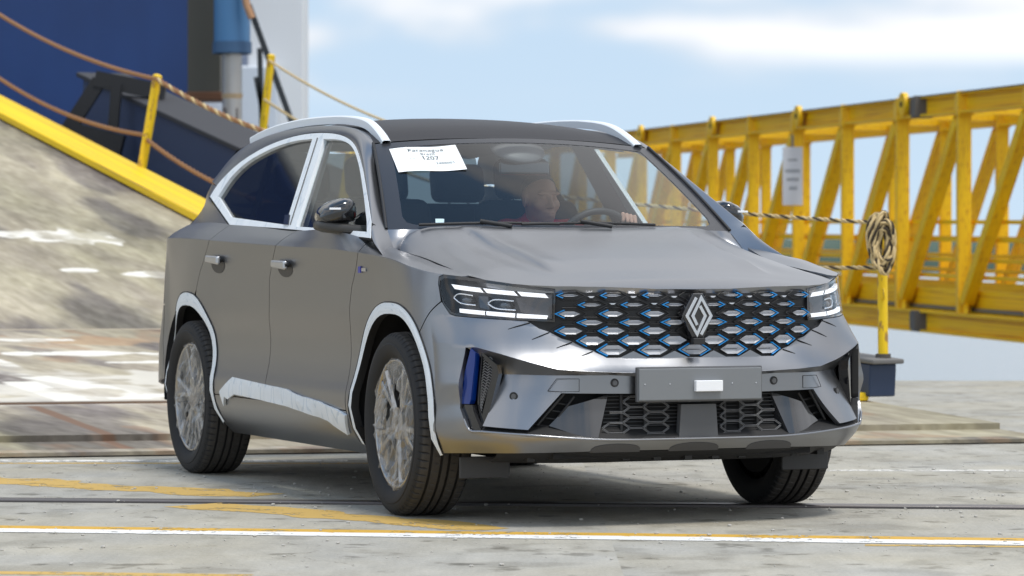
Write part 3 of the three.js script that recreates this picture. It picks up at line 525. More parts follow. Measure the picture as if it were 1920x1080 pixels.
// windshield with black frit border
{
  const inner = []; const n = 10;
  const rect = [[-.985, .925], [-.5, .938], [.0, .942], [.5, .938], [.985, .925], [1.005, .13], [.985, .07], [.94, .045], [.5, .038], [.0, .035], [-.5, .038], [-.94, .045], [-.985, .07], [-1.005, .13]];
  const EDGE = 1.092, outl = [[-EDGE, .995], [0, .995], [EDGE, .995], [EDGE, 0], [0, 0], [-EDGE, 0]];
  const ws = add('windshield', patch(WSf, outl, { cell: .1, cellB: .1, skirt: 0, center: [0, .8, -2] }), glassClear);
  add('windshield_border', patch(WSf, outl, { holes: [rect], cell: .1, cellB: .08, off: .0012, skirt: .006, center: [0, .8, -2] }), M({ color: [.035, .036, .042], roughness: .25 }), ws);
  for (const s of [-1, 1]) add('windshield_trim', tube(Array.from({ length: 12 }, (_, i) => WSf(s * 1.098, i / 11).map((c, k) => c + [s * .004, .004, .003][k])), .007, 30, 6), blackPlastic, ws);
  add('cowl', strip(Array.from({ length: 13 }, (_, i) => WSf((-1 + i / 6) * .97, .02)), Array.from({ length: 13 }, (_, i) => { const p = WSf((-1 + i / 6) * .93, 0); return [p[0], p[1] - .05, p[2] + .05]; }), 12, 2, [0, 0, 0], () => 0, false), blackPlastic);
  // wipers
  for (const [s0, s1, k] of [[-.93, -.12, 0], [-.35, .52, 1]]) {
    const w = add('wiper', tube(Array.from({ length: 9 }, (_, i) => WSf(s0 + (s1 - s0) * i / 8, .018 + .012 * Math.sin(i / 8 * 3)).map((c, j) => c + [0, .012, .010][j])), .006, 24, 6), blackPlastic);
    add('wiper_arm', tube([WSf(s0 + (s1 - s0) * .42, .03).map((c, j) => c + [0, .02, .015][j]), WSf(s0 + (s1 - s0) * .62, -.02).map((c, j) => c + [0, .02, .03][j])], .009, 6, 6), blackPlastic, w);
  }
  add('inspection_sticker', quadGeo([WSf(-.826, .07), WSf(-.778, .069), WSf(-.771, .112), WSf(-.82, .114)].map(p => [p[0], p[1] - .003, p[2] - .003])), M({ color: [.75, .82, .84], roughness: .6 }), ws);
  // camera shroud and mirror behind the glass
  const sh = new THREE.SphereGeometry(.12, 20, 12); sh.scale(1.05, .28, .9); sh.rotateX(.6); sh.translate(.02, 1.505, -.93); add('mirror_shroud', sh, trimGrey, ws);
  add('rear_view_mirror', box(.235, .062, .03, .05, 1.425, -.93, .012), pianoBlack, ws);
}

{ // painted corner between hood, pillar foot and glass
  const top = [1.13, 1.05, 1.0, .95, .90, .85].map(s => { const q = WSf(s, .0); return [q[0], q[1] + .001, q[2] + .002]; }), low = [[.835, -.22], [.79, -.27], [.764, -.31], [.745, -.345], [.70, -.352], [.65, -.335]].map(([x, z]) => [x, Math.min(1.12, x > .77 ? 1.045 : hood(x, z) - .012), z]);
  both('cowl_corner', strip(top, low, 20, 4, [0, -.004, 0]), paint);
}
// ---------- tape on arches and sills ----------
for (const [cu, n] of [[FU, 'front'], [RU, 'rear']]) {
  const A = arch(cu, AI[0] - .006, AI[1] - .006, 30), B = arch(cu, AO[0], AO[1], 30);
  const lo = n === 'front' ? [[cu - .437, .262], [cu + .440, .262]] : [[cu - .437, .262], [cu + .432, .42]], hiL = n === 'front' ? [[cu - .458, .268], [cu + .474, .268]] : [[cu - .476, .272], [cu + .466, .43]];
  const inn = [lo[0], ...A, lo[1]], out = [hiL[0], ...B, hiL[1]];
  const r = rng(5 + cu), I = inn.map(p => SP(p[0], p[1], .006)), I2 = inn.map(p => { const q = SP(p[0], p[1], .002); return [q[0] - .03, q[1], q[2]]; }), O = out.map(p => { const q = SP(p[0] + (r() - .5) * .006, p[1] + (r() - .5) * .005, .0025); return q; });
  add('arch_tape', mir(strip(I, O, inn.length - 1, 3, [.003, 0, 0], undefined, false)), tapeMat); { const k = n === 'front' ? 5 : 0, I3 = I.slice(k), O3 = O.slice(k); add('arch_tape', strip(I3, O3, I3.length - 1, 3, [.003, 0, 0], undefined, false), tapeMat); }
  both('arch_lip', strip(I2, I, inn.length - 1, 1, [0, 0, 0], () => 0, false), blackPlastic);
  const seal = out.map(p => SP(p[0], p[1], .002)); both('arch_seam', tube(seal, .003, 80, 4), blackPlastic);
}
{
  const pl = [[3.65, .484], [3.815, .415], [3.79, .352], [3.745, .395], [3.70, .385], [3.60, .410], [3.2, .398], [2.834, .385], [2.5, .362], [2.325, .350], [2.22, .318], [2.14, .300], [2.095, .380], [2.20, .400], [2.433, .425], [2.66, .436], [2.875, .458], [3.25, .470]];
  both('sill_tape', patch(S, pl, { off: (u, v) => .008 + .010 * fbm(u * 9, v * 14, 3, 3), cell: .022, skirt: .012 }), tapeMat);
}
// ---------- doors: handles, badge ----------
for (const [u0, u1] of [[2.80, 3.07], [3.79, 4.05]]) for (const s of [-1, 1]) {
  const v = .942, c = (u0 + u1) / 2, P = (u, vv, o) => SP(u * s, vv, o);
  const el = []; for (let i = 0; i < 20; i++) { const t = i / 20 * 2 * Math.PI; el.push([s * (c - .01 + .10 * Math.cos(t)), v - .012 + .026 * Math.sin(t)]); }
  const o = P(c, v + .004, .034), qa = P(u0 + .05, v + .003, .030), qb = P(u1 - .05, v + .005, .030), ax = new THREE.Vector3(qb[0] - qa[0], qb[1] - qa[1], qb[2] - qa[2]).normalize(), up = new THREE.Vector3(0, 1, 0), ou = new THREE.Vector3().crossVectors(ax, up).normalize();
  const hg = new RoundedBoxGeometry(.185, .036, .020, 4, .0095); { const q = hg.attributes.position; for (let i = 0; i < q.count; i++) { const t = q.getX(i) / .0925; q.setZ(i, q.getZ(i) - .012 * t * t); q.setY(i, q.getY(i) * (1 - .12 * t)); } hg.computeVertexNormals(); }
  if (ou.x * s < 0) ou.negate(); hg.applyMatrix4(new THREE.Matrix4().makeBasis(ax, new THREE.Vector3().crossVectors(ou, ax), ou).setPosition(...o));
  const h = add('door_handle', hg, M({ color: [.55, .56, .58], metalness: .85, roughness: .3 }));
  for (const uu of [u0 + .052, u1 - .05]) add('handle_foot', tube([P(uu, v + .003, -.002), P(uu, v + .003, .028)], .012, 3, 8), blackPlastic, h);
  add('handle_recess', patch(S, el, { off: .0015, cell: .05, skirt: 0 }), M({ color: [.03, .03, .033], roughness: .4 }), h);
}
both('fender_badge', merge([box(.05, .014, .004, 0, 0, 0)].map(g => { const p = SP(1.90, .946, .003); g.rotateY(Math.PI / 2); g.translate(...p); return g; })), M({ color: [.55, .56, .6], metalness: .9, roughness: .2 }))
  .forEach((m, i) => { const p = SP(1.945, .945, .005), g = box(.004, .026, .03, (i ? 1 : -1) * p[0], p[1], p[2]); add('badge_blue', g, M({ color: [.03, .04, .35], roughness: .3 }), m); });
// ---------- door mirrors ----------
for (const s of [-1, 1]) {
  const m = new THREE.Group(); m.name = 'door_mirror'; car.add(m);
  const loft = (secs, mat, name) => { const N = 20, pos = [], ix = []; for (const [x, cy, cz, hy, hz, p] of secs) for (let k = 0; k < N; k++) { const t = k / N * 2 * Math.PI, c = Math.cos(t), q = Math.sin(t); pos.push(s * x, cy + hy * Math.sign(q) * Math.pow(Math.abs(q), p), cz + hz * Math.sign(c) * Math.pow(Math.abs(c), p)); } for (let i = 0; i < secs.length - 1; i++) for (let k = 0; k < N; k++) { const a = i * N + k, b = i * N + (k + 1) % N; ix.push(a, b, a + N, b, b + N, a + N); } const st = pos.length / 3; for (const e of [0, secs.length - 1]) { const c = secs[e]; pos.push(s * c[0], c[1], c[2]); const ci = pos.length / 3 - 1; for (let k = 0; k < N; k++) ix.push(e * N + k, e * N + (k + 1) % N, ci); } const g = new THREE.BufferGeometry(); g.setAttribute('position', new THREE.Float32BufferAttribute(pos, 3)); g.setIndex(ix); g.computeVertexNormals(); return add(name, g, mat, m); };
  loft([[.832, 1.222, -.665, .026, .03, .8], [.845, 1.226, -.66, .044, .05, .75], [.866, 1.230, -.655, .052, .072, .7], [.900, 1.228, -.655, .052, .082, .7], [.938, 1.220, -.665, .046, .080, .7], [.968, 1.210, -.68, .035, .066, .75], [.982, 1.203, -.695, .020, .04, .9]], pianoBlack, 'mirror_shell');
  loft([[.82, 1.146, -.56, .020, .055, .6], [.86, 1.146, -.61, .021, .06, .6], [.91, 1.154, -.655, .023, .07, .6], [.955, 1.160, -.685, .023, .065, .6], [.984, 1.166, -.705, .018, .045, .8]], M({ color: [.05, .048, .046], roughness: .45 }), 'mirror_arm');
  add('mirror_stem', box(.05, .06, .06, s * .89, 1.18, -.66, .01), blackPlastic, m);
  add('mirror_indicator', box(.05, .009, .006, s * .945, 1.234, -.580, .002), whiteLamp.clone(), m).material.emissiveIntensity = 0;
}
// ---------- wheels ----------
const tyreMat = M({ color: [1, 1, 1], vertexColors: true, roughness: .75 });
const tyreGeo = (() => {
  const R = .368, prof = [];
  const P = (w, r) => prof.push([w, r]);
  P(.088, .262); P(.100, .268); P(.112, .285); P(.119, .305); P(.120, .318); P(.1165, .322); P(.116, .330); P(.112, .345); P(.104, .357);
  const half = [[.095, .3632], [.084, .3652], [.0665, .3665], [.0645, .3570], [.0555, .3570], [.0535, .3672], [.036, .3678], [.0225, .3678], [.0205, .3575], [.0115, .3575], [.0095, .368]];
  for (const h of half) P(...h); P(0, .368); for (const h of half.slice().reverse()) P(-h[0], h[1]);
  P(-.104, .357); P(-.112, .345); P(-.119, .315); P(-.112, .285); P(-.100, .268); P(-.088, .262);
  const n = 420, m = prof.length, pos = [], ix = [], col = [];
  for (let i = 0; i < n; i++) for (let j = 0; j < m; j++) {
    const t = i / n * 2 * Math.PI; let [w, r] = prof[j]; const aw = Math.abs(w);
    const ph = i % 6; if (aw > .067 && aw < .106 && r > .35 && ph < 1) r -= .006; if (aw < .052 && aw > .0235 && r > .366 && (i + Math.round(aw * 220)) % 6 < 1) r -= .004;
    if (aw < .0085 && (i + 3) % 12 < 1) r -= .003;
    pos.push(w, r * Math.cos(t), r * Math.sin(t)); const dust = aw < .106 && r > .3625 ? .75 + .5 * fbm(Math.cos(t) * 9, Math.sin(t) * 9, w * 60, 3) : 0; col.push(.013 + .046 * dust, .013 + .040 * dust, .014 + .033 * dust);
  }
  for (let i = 0; i < n; i++) for (let j = 0; j < m - 1; j++) { const a = i * m + j, b = ((i + 1) % n) * m + j; ix.push(a, b, a + 1, b, b + 1, a + 1); }
  const g = new THREE.BufferGeometry(); g.setAttribute('position', new THREE.Float32BufferAttribute(pos, 3)); g.setAttribute('color', new THREE.Float32BufferAttribute(col, 3)); g.setIndex(ix); const k = toCreasedNormals(g, .55); k.setAttribute('uv', new THREE.Float32BufferAttribute(new Float32Array(k.attributes.position.count * 2), 2)); return k;
})();
const rimGeo = (() => {
  const parts = [];
  const l = new THREE.LatheGeometry([[.262, .09], [.256, .098], [.245, .094], [.236, .06], [.225, -.05], [.235, -.09]].map(p => new THREE.Vector2(...p)), 48); l.rotateZ(-Math.PI / 2); parts.push(l);
  for (let k = 0; k < 5; k++) for (const d of [-.16, .16]) { const a = k / 5 * 2 * Math.PI + .3; parts.push(bar([.070, .05 * Math.cos(a), .05 * Math.sin(a)], [.082, .242 * Math.cos(a + d), .242 * Math.sin(a + d)], .026, .022, .004)); }
  const hub = new THREE.CylinderGeometry(.062, .066, .03, 24); hub.rotateZ(Math.PI / 2); hub.translate(.07, 0, 0); parts.push(hub);
  return merge(parts);
})();
const discGeo = (() => { const d = new THREE.CylinderGeometry(.17, .17, .03, 40); d.rotateZ(Math.PI / 2); return d; })();
const backGeo = (() => { const d = new THREE.CylinderGeometry(.234, .236, .05, 40); d.rotateZ(Math.PI / 2); d.translate(-.065, 0, 0); return d; })();
const wrapMat = M({ color: [.88, .88, .88], roughness: .07, transmission: .84, thickness: 0, ior: 1.5, clearcoat: 1, clearcoatRoughness: .04 });
const rimMat = M({ color: [.40, .39, .38], metalness: .85, roughness: .25 }), discMat = M({ color: [.05, .05, .05], metalness: .5, roughness: .6 });
function wrapGeo(seed, cuts) { // crumpled clear film stretched over the wheel: flat facets between sharp folds
  const r = rng(Math.round(seed * 100)), nu = 40, nv = 16, R = .269, P = [], pos = [], ca = Math.cos(1.05), sa = Math.sin(1.05);
  for (let i = 0; i <= nu; i++) for (let j = 0; j <= nv; j++) { const p = (i / nu * 2 - 1 + (r() - .5) * .055) * R * 1.06, q = (j / nv * 2 - 1 + (r() - .5) * .12) * R * 1.06, y = p * ca - q * sa, z = p * sa + q * ca; P.push([.094 + (r() - .5) * .026 + .012 * (fbm(y * 14, z * 14, seed, 2) - .5), y, z]); }
  const inCut = (y, z) => cuts.some(([cy, cz, hy, hz, rot]) => { const dy = y - cy, dz = z - cz, c = Math.cos(rot), s = Math.sin(rot); return Math.abs((dy * c + dz * s) / hy) + Math.abs((-dy * s + dz * c) / hz) < 1; });
  const tri = (A, B, C) => { const T = [A, B, C].map(k => { const p = P[k].slice(), d = Math.hypot(p[1], p[2]), lim = R * (1 + .012 * Math.sin(d * 90 + p[1] * 60)); if (d > lim) { p[1] *= lim / d; p[2] *= lim / d; p[0] = .090; } return p; }); const my = (T[0][1] + T[1][1] + T[2][1]) / 3, mz = (T[0][2] + T[1][2] + T[2][2]) / 3; if (inCut(my, mz)) return; pos.push(...T[0], ...T[1], ...T[2]); };
  for (let i = 0; i < nu; i++) for (let j = 0; j < nv; j++) { const a = i * (nv + 1) + j, b = a + nv + 1; if ((i + j) % 2) { tri(a, b, a + 1); tri(a + 1, b, b + 1); } else { tri(a, b, b + 1); tri(a, b + 1, a + 1); } }
  const g = new THREE.BufferGeometry(); g.setAttribute('position', new THREE.Float32BufferAttribute(pos, 3)); g.computeVertexNormals(); return clean(g);
}
const wraps = [wrapGeo(1.3, [[.085, -.03, .095, .042, .1], [.07, .06, .075, .036, -.3]]), wrapGeo(5.1, [[-.09, .05, .04, .045, .2], [.02, .09, .035, .03, .5]]), wrapGeo(8.7, []), wrapGeo(3.9, [])];
[[-1, 0], [-1, -2.82], [1, 0], [1, -2.82]].forEach(([s, z], i) => {
  const w = new THREE.Group(); w.name = 'wheel'; car.add(w); w.position.set(s * .80, .366, z); w.rotation.y = (s < 0 ? Math.PI : 0) + (z === 0 ? -.035 : 0); w.rotation.order = 'YXZ'; w.rotation.x = [.4, 1.1, 2.3, .2][i];
  add('tyre', tyreGeo, tyreMat, w); add('rim', rimGeo, rimMat, w); add('brake_disc', discGeo, discMat, w); add('wheel_backing', backGeo, deepBlack, w);
  const inv = new THREE.Group(); const wm = add('wheel_wrap', wraps[i], wrapMat, w); wm.rotation.x = -w.rotation.x;
});
// ---------- underbody, wheel wells ----------
{
  const tray = new THREE.Shape([[-3.5, .30], [-3.3, .23], [-.6, .235], [.5, .235], [.80, .262], [.80, .34], [-3.5, .42]].map(p => new THREE.Vector2(...p)));
  const g = new THREE.ExtrudeGeometry(tray, { depth: 1.1, bevelEnabled: false }); g.rotateY(-Math.PI / 2); g.translate(.55, 0, 0); add('underbody', g, deepBlack);
  add('front_undertray', strip([[-.74, .288, .70], [-.50, .288, .825], [0, .288, .86], [.50, .288, .825], [.74, .288, .70]], [[-.70, .236, .50], [-.46, .232, .60], [0, .232, .62], [.46, .232, .60], [.70, .236, .50]], 30, 4, [0, -.012, .01]), blackPlastic);
  const ribs = []; for (let k = -5; k <= 5; k++) ribs.push(box(.03, .03, .12, k * .125 + .02, .262, .74 - Math.abs(k) * .018)); add('undertray_rib', merge(ribs), blackPlastic);
  for (const s of [-1, 1]) {
    add('air_deflector', box(.21, .085, .012, s * .70, .215, .47, .004), M({ color: [.05, .05, .052], roughness: .6 }));
    for (const z of [0, -2.82]) {
      const c = new THREE.CylinderGeometry(.47, .47, .46, 40, 1, true, -Math.PI * .02, Math.PI * 1.04); c.rotateZ(Math.PI / 2); c.rotateX(0); const cc = new THREE.CylinderGeometry(.47, .47, .46, 40, 1, true); cc.rotateZ(Math.PI / 2);
      const p = cc.attributes.position; for (let i = 0; i < p.count; i++) if (p.getY(i) < -.05) p.setY(i, -.05); cc.translate(s * .66, .385, z);
      add('wheel_liner', cc, deepBlack);
      add('wheel_liner_wall', box(.02, .62, .95, s * .50, .56, z), deepBlack);
    }
    // inner skin so that no light enters through the shut lines
    const q = l => l.map(([u, v]) => [u * s, v]);
    add('inner_skin', patch(S, q([[1.0, .42], [1.0, .99], [2.0, 1.0], [2.0, 1.12], [4.9, 1.12], [5.3, 1.0], [5.3, .44], [4.95, .46], ...arch(RU, AI[0] + .05, AI[1] + .03, 16).reverse(), [3.95, .28], [2.08, .28], ...arch(FU, AI[0] + .03, AI[1] + .03, 16).reverse()]), { off: -.03, cell: .1, skirt: 0 }), deepBlack);
  }
  add('cabin_floor', box(1.5, .04, 2.9, 0, .42, -1.8), cabinDark);
  add('firewall', box(1.5, .62, .04, 0, .73, -.36), cabinDark);
  add('engine_cover', box(1.3, .04, .9, 0, .72, .15), deepBlack);
}
// ---------- cabin ----------
{
  const dash = add('dashboard', strip([[-.80, 1.10, -.42], [-.4, 1.12, -.36], [0, 1.125, -.33], [.4, 1.12, -.36], [.80, 1.10, -.42]], [[-.80, 1.02, -.86], [-.4, 1.06, -.84], [0, 1.07, -.82], [.4, 1.07, -.84], [.80, 1.02, -.86]], 30, 8, [0, .025, 0]), cabinDark);
  add('dash_face', strip([[-.80, 1.02, -.86], [0, 1.07, -.82], [.80, 1.02, -.86]], [[-.78, .70, -.72], [0, .70, -.70], [.78, .70, -.72]], 12, 4), cabinDark, dash);
  add('instrument_hood', (() => { const g = new THREE.SphereGeometry(.16, 20, 10); g.scale(1.1, .35, .7); g.translate(.38, 1.09, -.72); return g; })(), cabinDark, dash);
  add('centre_screen', box(.62, .12, .015, .12, 1.10, -.79, .006), pianoBlack, dash);
  const seat = (x, z, w) => { const g = new THREE.Group(); g.name = 'seat'; car.add(g); add('seat_cushion', box(w, .16, .52, x, .62, z + .28, .06), cabinDark, g); const b = box(w, .66, .15, 0, .33, 0, .06); b.rotateX(-.28); b.translate(x, .66, z + .02); add('seat_back', b, cabinDark, g); for (const hx of w > 1 ? [-.4, 0, .4] : [0]) { const h = box(.27, .19, .11, 0, 0, 0, .045); h.rotateX(-.2); h.translate(x + hx, 1.40, z - .19); add('headrest', h, cabinDark, g); for (const k of [-.05, .05]) add('headrest_post', tube([[x + hx + k, 1.24, z - .15], [x + hx + k, 1.33, z - .175]], .007, 3, 5), silver, g); } };
  seat(-.37, -1.50, .5); seat(.37, -1.52, .5); seat(0, -2.42, 1.3);
  const sw = new THREE.TorusGeometry(.178, .0155, 10, 48); sw.rotateX(.42); sw.translate(.385, 1.075, -.93); const st = add('steering_wheel', sw, blackPlastic);
  add('wheel_hub', (() => { const g = box(.15, .10, .05, 0, 0, 0, .02); g.rotateX(.42); g.translate(.385, 1.07, -.91); return g; })(), blackPlastic, st);
  add('wheel_spoke', merge([[[.225, 1.08, -.93], [.32, 1.07, -.92]], [[.45, 1.07, -.92], [.545, 1.08, -.93]], [[.385, 1.03, -.91], [.385, .92, -.86]]].map(l => tube(l, .014, 3, 6))), blackPlastic, st);
  add('headliner', strip([[.57, 1.50, -.98], [.60, 1.55, -1.3], [.61, 1.57, -2], [.58, 1.53, -2.9]], [[-.57, 1.50, -.98], [-.60, 1.55, -1.3], [-.61, 1.57, -2], [-.58, 1.53, -2.9]], 20, 10, [0, .03, 0]), cabinGrey);
  both('inner_pillar', strip([[.62, 1.555, -1.72], [.80, 1.16, -1.60]], [[.625, 1.553, -1.52], [.80, 1.16, -1.36]], 8, 2), cabinGrey);
  both('door_trim', strip([[.80, 1.13, -.45], [.80, 1.17, -2.6]], [[.79, .45, -.45], [.79, .45, -2.6]], 10, 4), cabinDark);
}

// ---------- driver ----------
function sdfMesh(fn, [cx, cy, cz], h, res) {
  const mc = new MarchingCubes(res, new THREE.MeshStandardMaterial(), false, false, 200000); mc.isolation = 0; mc.reset();
  for (let k = 0; k < res; k++) for (let j = 0; j < res; j++) for (let i = 0; i < res; i++) { const x = cx + h * (i - res / 2) / (res / 2), y = cy + h * (j - res / 2) / (res / 2), z = cz + h * (k - res / 2) / (res / 2); mc.field[i + j * res + k * res * res] = -fn(x, y, z) / h; }
  mc.update(); const n = mc.count, g = new THREE.BufferGeometry();
  g.setAttribute('position', new THREE.Float32BufferAttribute(mc.positionArray.slice(0, n * 3), 3)); g.setAttribute('normal', new THREE.Float32BufferAttribute(mc.normalArray.slice(0, n * 3), 3));
  g.scale(h, h, h); g.translate(cx, cy, cz); g.deleteAttribute('normal'); const m = mergeVertices(g, 1e-5); m.computeVertexNormals(); return clean(m);
}
const capsule = (x, y, z, a, b, ra, rb) => { const px = x - a[0], py = y - a[1], pz = z - a[2], bx = b[0] - a[0], by = b[1] - a[1], bz = b[2] - a[2], t = Math.max(0, Math.min(1, (px * bx + py * by + pz * bz) / (bx * bx + by * by + bz * bz))); return Math.hypot(px - bx * t, py - by * t, pz - bz * t) - (ra + (rb - ra) * t); };
const smin = (a, b, k) => { const h = Math.max(0, Math.min(1, .5 + .5 * (b - a) / k)); return b + (a - b) * h - k * h * (1 - h); };
const ell = (x, y, z, c, r) => { const k = Math.hypot((x - c[0]) / r[0], (y - c[1]) / r[1], (z - c[2]) / r[2]); return (k - 1) * Math.min(...r); };
{
  const person = thing('person', 'driver in a red shirt with one hand on the steering wheel', 'person'); person.rotation.y = TH;
  const skin = M({ color: [.50, .28, .20], roughness: .55 }), hair = M({ color: [.06, .055, .05], roughness: .8 }), red = M({ color: [.62, .03, .04], roughness: .85 }), dark = M({ color: [.03, .035, .05], roughness: .85 });
  const H = [.345, 1.295, -1.44], yaw = .12, cs = Math.cos(yaw), sn = Math.sin(yaw);
  const head = (X, Y, Z) => { const dx = X - H[0], dz = Z - H[2], x = cs * dx - sn * dz, z = sn * dx + cs * dz, y = Y - H[1]; const ax = Math.abs(x);
    let d = ell(x, y, z, [0, .03, -.01], [.074, .092, .093]); d = smin(d, ell(x, y, z, [0, -.05, .03], [.055, .062, .06]), .04); d = smin(d, ell(x, y, z, [0, -.088, .058], [.026, .022, .022]), .03);
    d = smin(d, capsule(x, y, z, [0, .012, .086], [0, -.028, .108], .008, .0135), .012); d = smin(d, ell(ax, y, z, [.012, -.03, .094], [.009, .008, .01]), .008);
    d = smin(d, ell(ax, y, z, [.03, .030, .080], [.028, .009, .012]), .012); d = smin(d, ell(ax, y, z, [.042, -.02, .062], [.022, .02, .02]), .025);
    d = Math.max(d, -ell(ax, y, z, [.030, .010, .097], [.016, .009, .012])); d = smin(d, ell(ax, y, z, [.030, .010, .078], [.0115, .0115, .0115]), .004);
    d = smin(d, ell(ax, y, z, [.0, -.058, .086], [.024, .0055, .010]), .005); d = smin(d, ell(ax, y, z, [.0, -.071, .083], [.021, .007, .011]), .006);
    d = smin(d, ell(ax, y, z, [.077, .0, -.005], [.010, .032, .018]), .008);
    return smin(d, capsule(X, Y, Z, [.350, 1.12, -1.50], [.346, 1.24, -1.455], .062, .055), .03); };
  const hg = sdfMesh(head, [H[0], H[1] - .01, H[2]], .165, 76);
  const wr = [.545, 1.150, -.955], pal = [.520, 1.195, -.895];
  const hand = (x, y, z) => { let d = capsule(x, y, z, wr, [.535, 1.185, -.915], .026, .030); d = smin(d, capsule(x, y, z, [.550, 1.19, -.905], [.510, 1.205, -.895], .018, .018), .02); const f = [];
    for (let k = 0; k < 4; k++) { const b = [.556 - k * .019, 1.197 + k * .004, -.888], m = [b[0] - .002, b[1] + .016, b[2] + .026], t = [b[0] - .004, b[1] - .012, b[2] + .040 - (k === 3 ? .008 : 0)]; f.push(Math.min(capsule(x, y, z, b, m, .0095, .009), capsule(x, y, z, m, t, .009, .0075))); }
    for (const q of f) d = smin(d, q, .006); const th = Math.min(capsule(x, y, z, [.515, 1.185, -.915], [.495, 1.175, -.893], .011, .010), capsule(x, y, z, [.495, 1.175, -.893], [.487, 1.178, -.868], .010, .008)); return smin(d, th, .008); };
  const handG = sdfMesh(hand, [.528, 1.185, -.905], .085, 60);
  const hand2 = (x, y, z) => { const X = .77 - x; return hand(X, y + .055, z + .03); };
  const handG2 = sdfMesh(hand2, [.242, 1.13, -.935], .085, 56);
  const arms = (x, y, z) => Math.min(capsule(x, y, z, [.625, .985, -1.19], wr, .044, .027), capsule(x, y, z, [.115, .93, -1.20], [.225, 1.095, -.985], .044, .027));
  const armG = sdfMesh(arms, [.37, 1.04, -1.07], .34, 90);
  const bodyM = mesh('body', merge([hg, handG, handG2, armG]), skin, person);
  const torso = (x, y, z) => { let d = capsule(x, y, z, [.37, .72, -1.40], [.365, .98, -1.50], .15, .165); d = smin(d, capsule(x, y, z, [.22, 1.135, -1.51], [.51, 1.135, -1.51], .075, .075), .09); d = smin(d, capsule(x, y, z, [.35, 1.10, -1.51], [.35, 1.195, -1.49], .085, .068), .04);
    d = smin(d, capsule(x, y, z, [.54, 1.13, -1.50], [.622, .99, -1.21], .066, .056), .04); return smin(d, capsule(x, y, z, [.19, 1.13, -1.50], [.118, .94, -1.22], .066, .056), .04); };
  mesh('shirt', sdfMesh(torso, [.37, .90, -1.40], .42, 72), red, bodyM);
  const legs = (x, y, z) => Math.min(...[.28, .47].map(k => smin(capsule(x, y, z, [k, .72, -1.36], [k, .74, -.98], .088, .066), capsule(x, y, z, [k, .74, -.98], [k, .50, -.70], .064, .045), .03)));
  mesh('trousers', sdfMesh(legs, [.375, .68, -1.0], .46, 60), dark, bodyM);
  const cap = (X, Y, Z) => Math.max(head(X, Y, Z) - .006, -(Y - H[1] - .052 + (Z - H[2]) * -.55 - .0), -.2); // short hair on the crown and back
  const hairF = (X, Y, Z) => { const dz = Z - H[2], y = Y - H[1]; return Math.max(head(X, Y, Z) - .005, .055 + dz * .75 - y, -(y + .045)); };
  mesh('hair', sdfMesh(hairF, [H[0], H[1] + .02, H[2] - .02], .14, 50), hair, bodyM);
}
// shipping note taped behind the windshield
{
  const W = 512, H = 300, c = document.createElement('canvas'); c.width = W; c.height = H; const x = c.getContext('2d');
  x.fillStyle = '#f6f8fa'; x.fillRect(0, 0, W, H); x.fillStyle = '#06201c'; x.textAlign = 'center';
  x.font = 'bold 54px sans-serif'; x.fillText('Paranagua', 265, 64); x.font = 'bold 42px sans-serif'; x.fillText('Brazil', 268, 108); x.font = 'bold 62px sans-serif'; x.fillText('1207', 275, 164);
  x.font = '24px sans-serif'; x.fillStyle = '#4a5c5c'; x.fillText('E-NO.', 150, 158); x.font = '16px sans-serif'; x.fillText('LOCATION', 290, 184); x.font = 'bold 38px sans-serif'; x.fillStyle = '#1c3a37'; x.fillText('2488001', 375, 220);
  x.fillStyle = '#8a9a98'; x.fillRect(80, 196, 200, 3); x.font = '26px sans-serif'; x.fillStyle = '#7b958c'; x.fillText('G 000000 0000000', 280, 252);
  const t = new THREE.CanvasTexture(c); t.colorSpace = THREE.SRGBColorSpace;
  const pos = [], uv = [], ix = [], n = 8; const Q = [[-.975, .616], [-.52, .618], [-.516, .911], [-1.0, .909]];
  for (let i = 0; i <= n; i++) for (let j = 0; j <= n; j++) { const a = i / n, b = j / n, s = (Q[0][0] * (1 - a) + Q[1][0] * a) * (1 - b) + (Q[3][0] * (1 - a) + Q[2][0] * a) * b, tt = (Q[0][1] * (1 - a) + Q[1][1] * a) * (1 - b) + (Q[3][1] * (1 - a) + Q[2][1] * a) * b, p = WSf(s, tt); pos.push(p[0], p[1] + .003 + .003 * Math.sin(a * 7), p[2] + .003); uv.push(a, b); }
  for (let i = 0; i < n; i++) for (let j = 0; j < n; j++) { const q = i * (n + 1) + j; ix.push(q, q + n + 1, q + 1, q + 1, q + n + 1, q + n + 2); }
  const g = new THREE.BufferGeometry(); g.setAttribute('position', new THREE.Float32BufferAttribute(pos, 3)); g.setAttribute('uv', new THREE.Float32BufferAttribute(uv, 2)); g.setIndex(ix); g.computeVertexNormals();
  const m = tag(mesh('paper_note', g, M({ map: t, roughness: .7 })), 'white printed shipping note taped to the windshield of the grey SUV', 'paper'); m.rotation.y = TH;
}

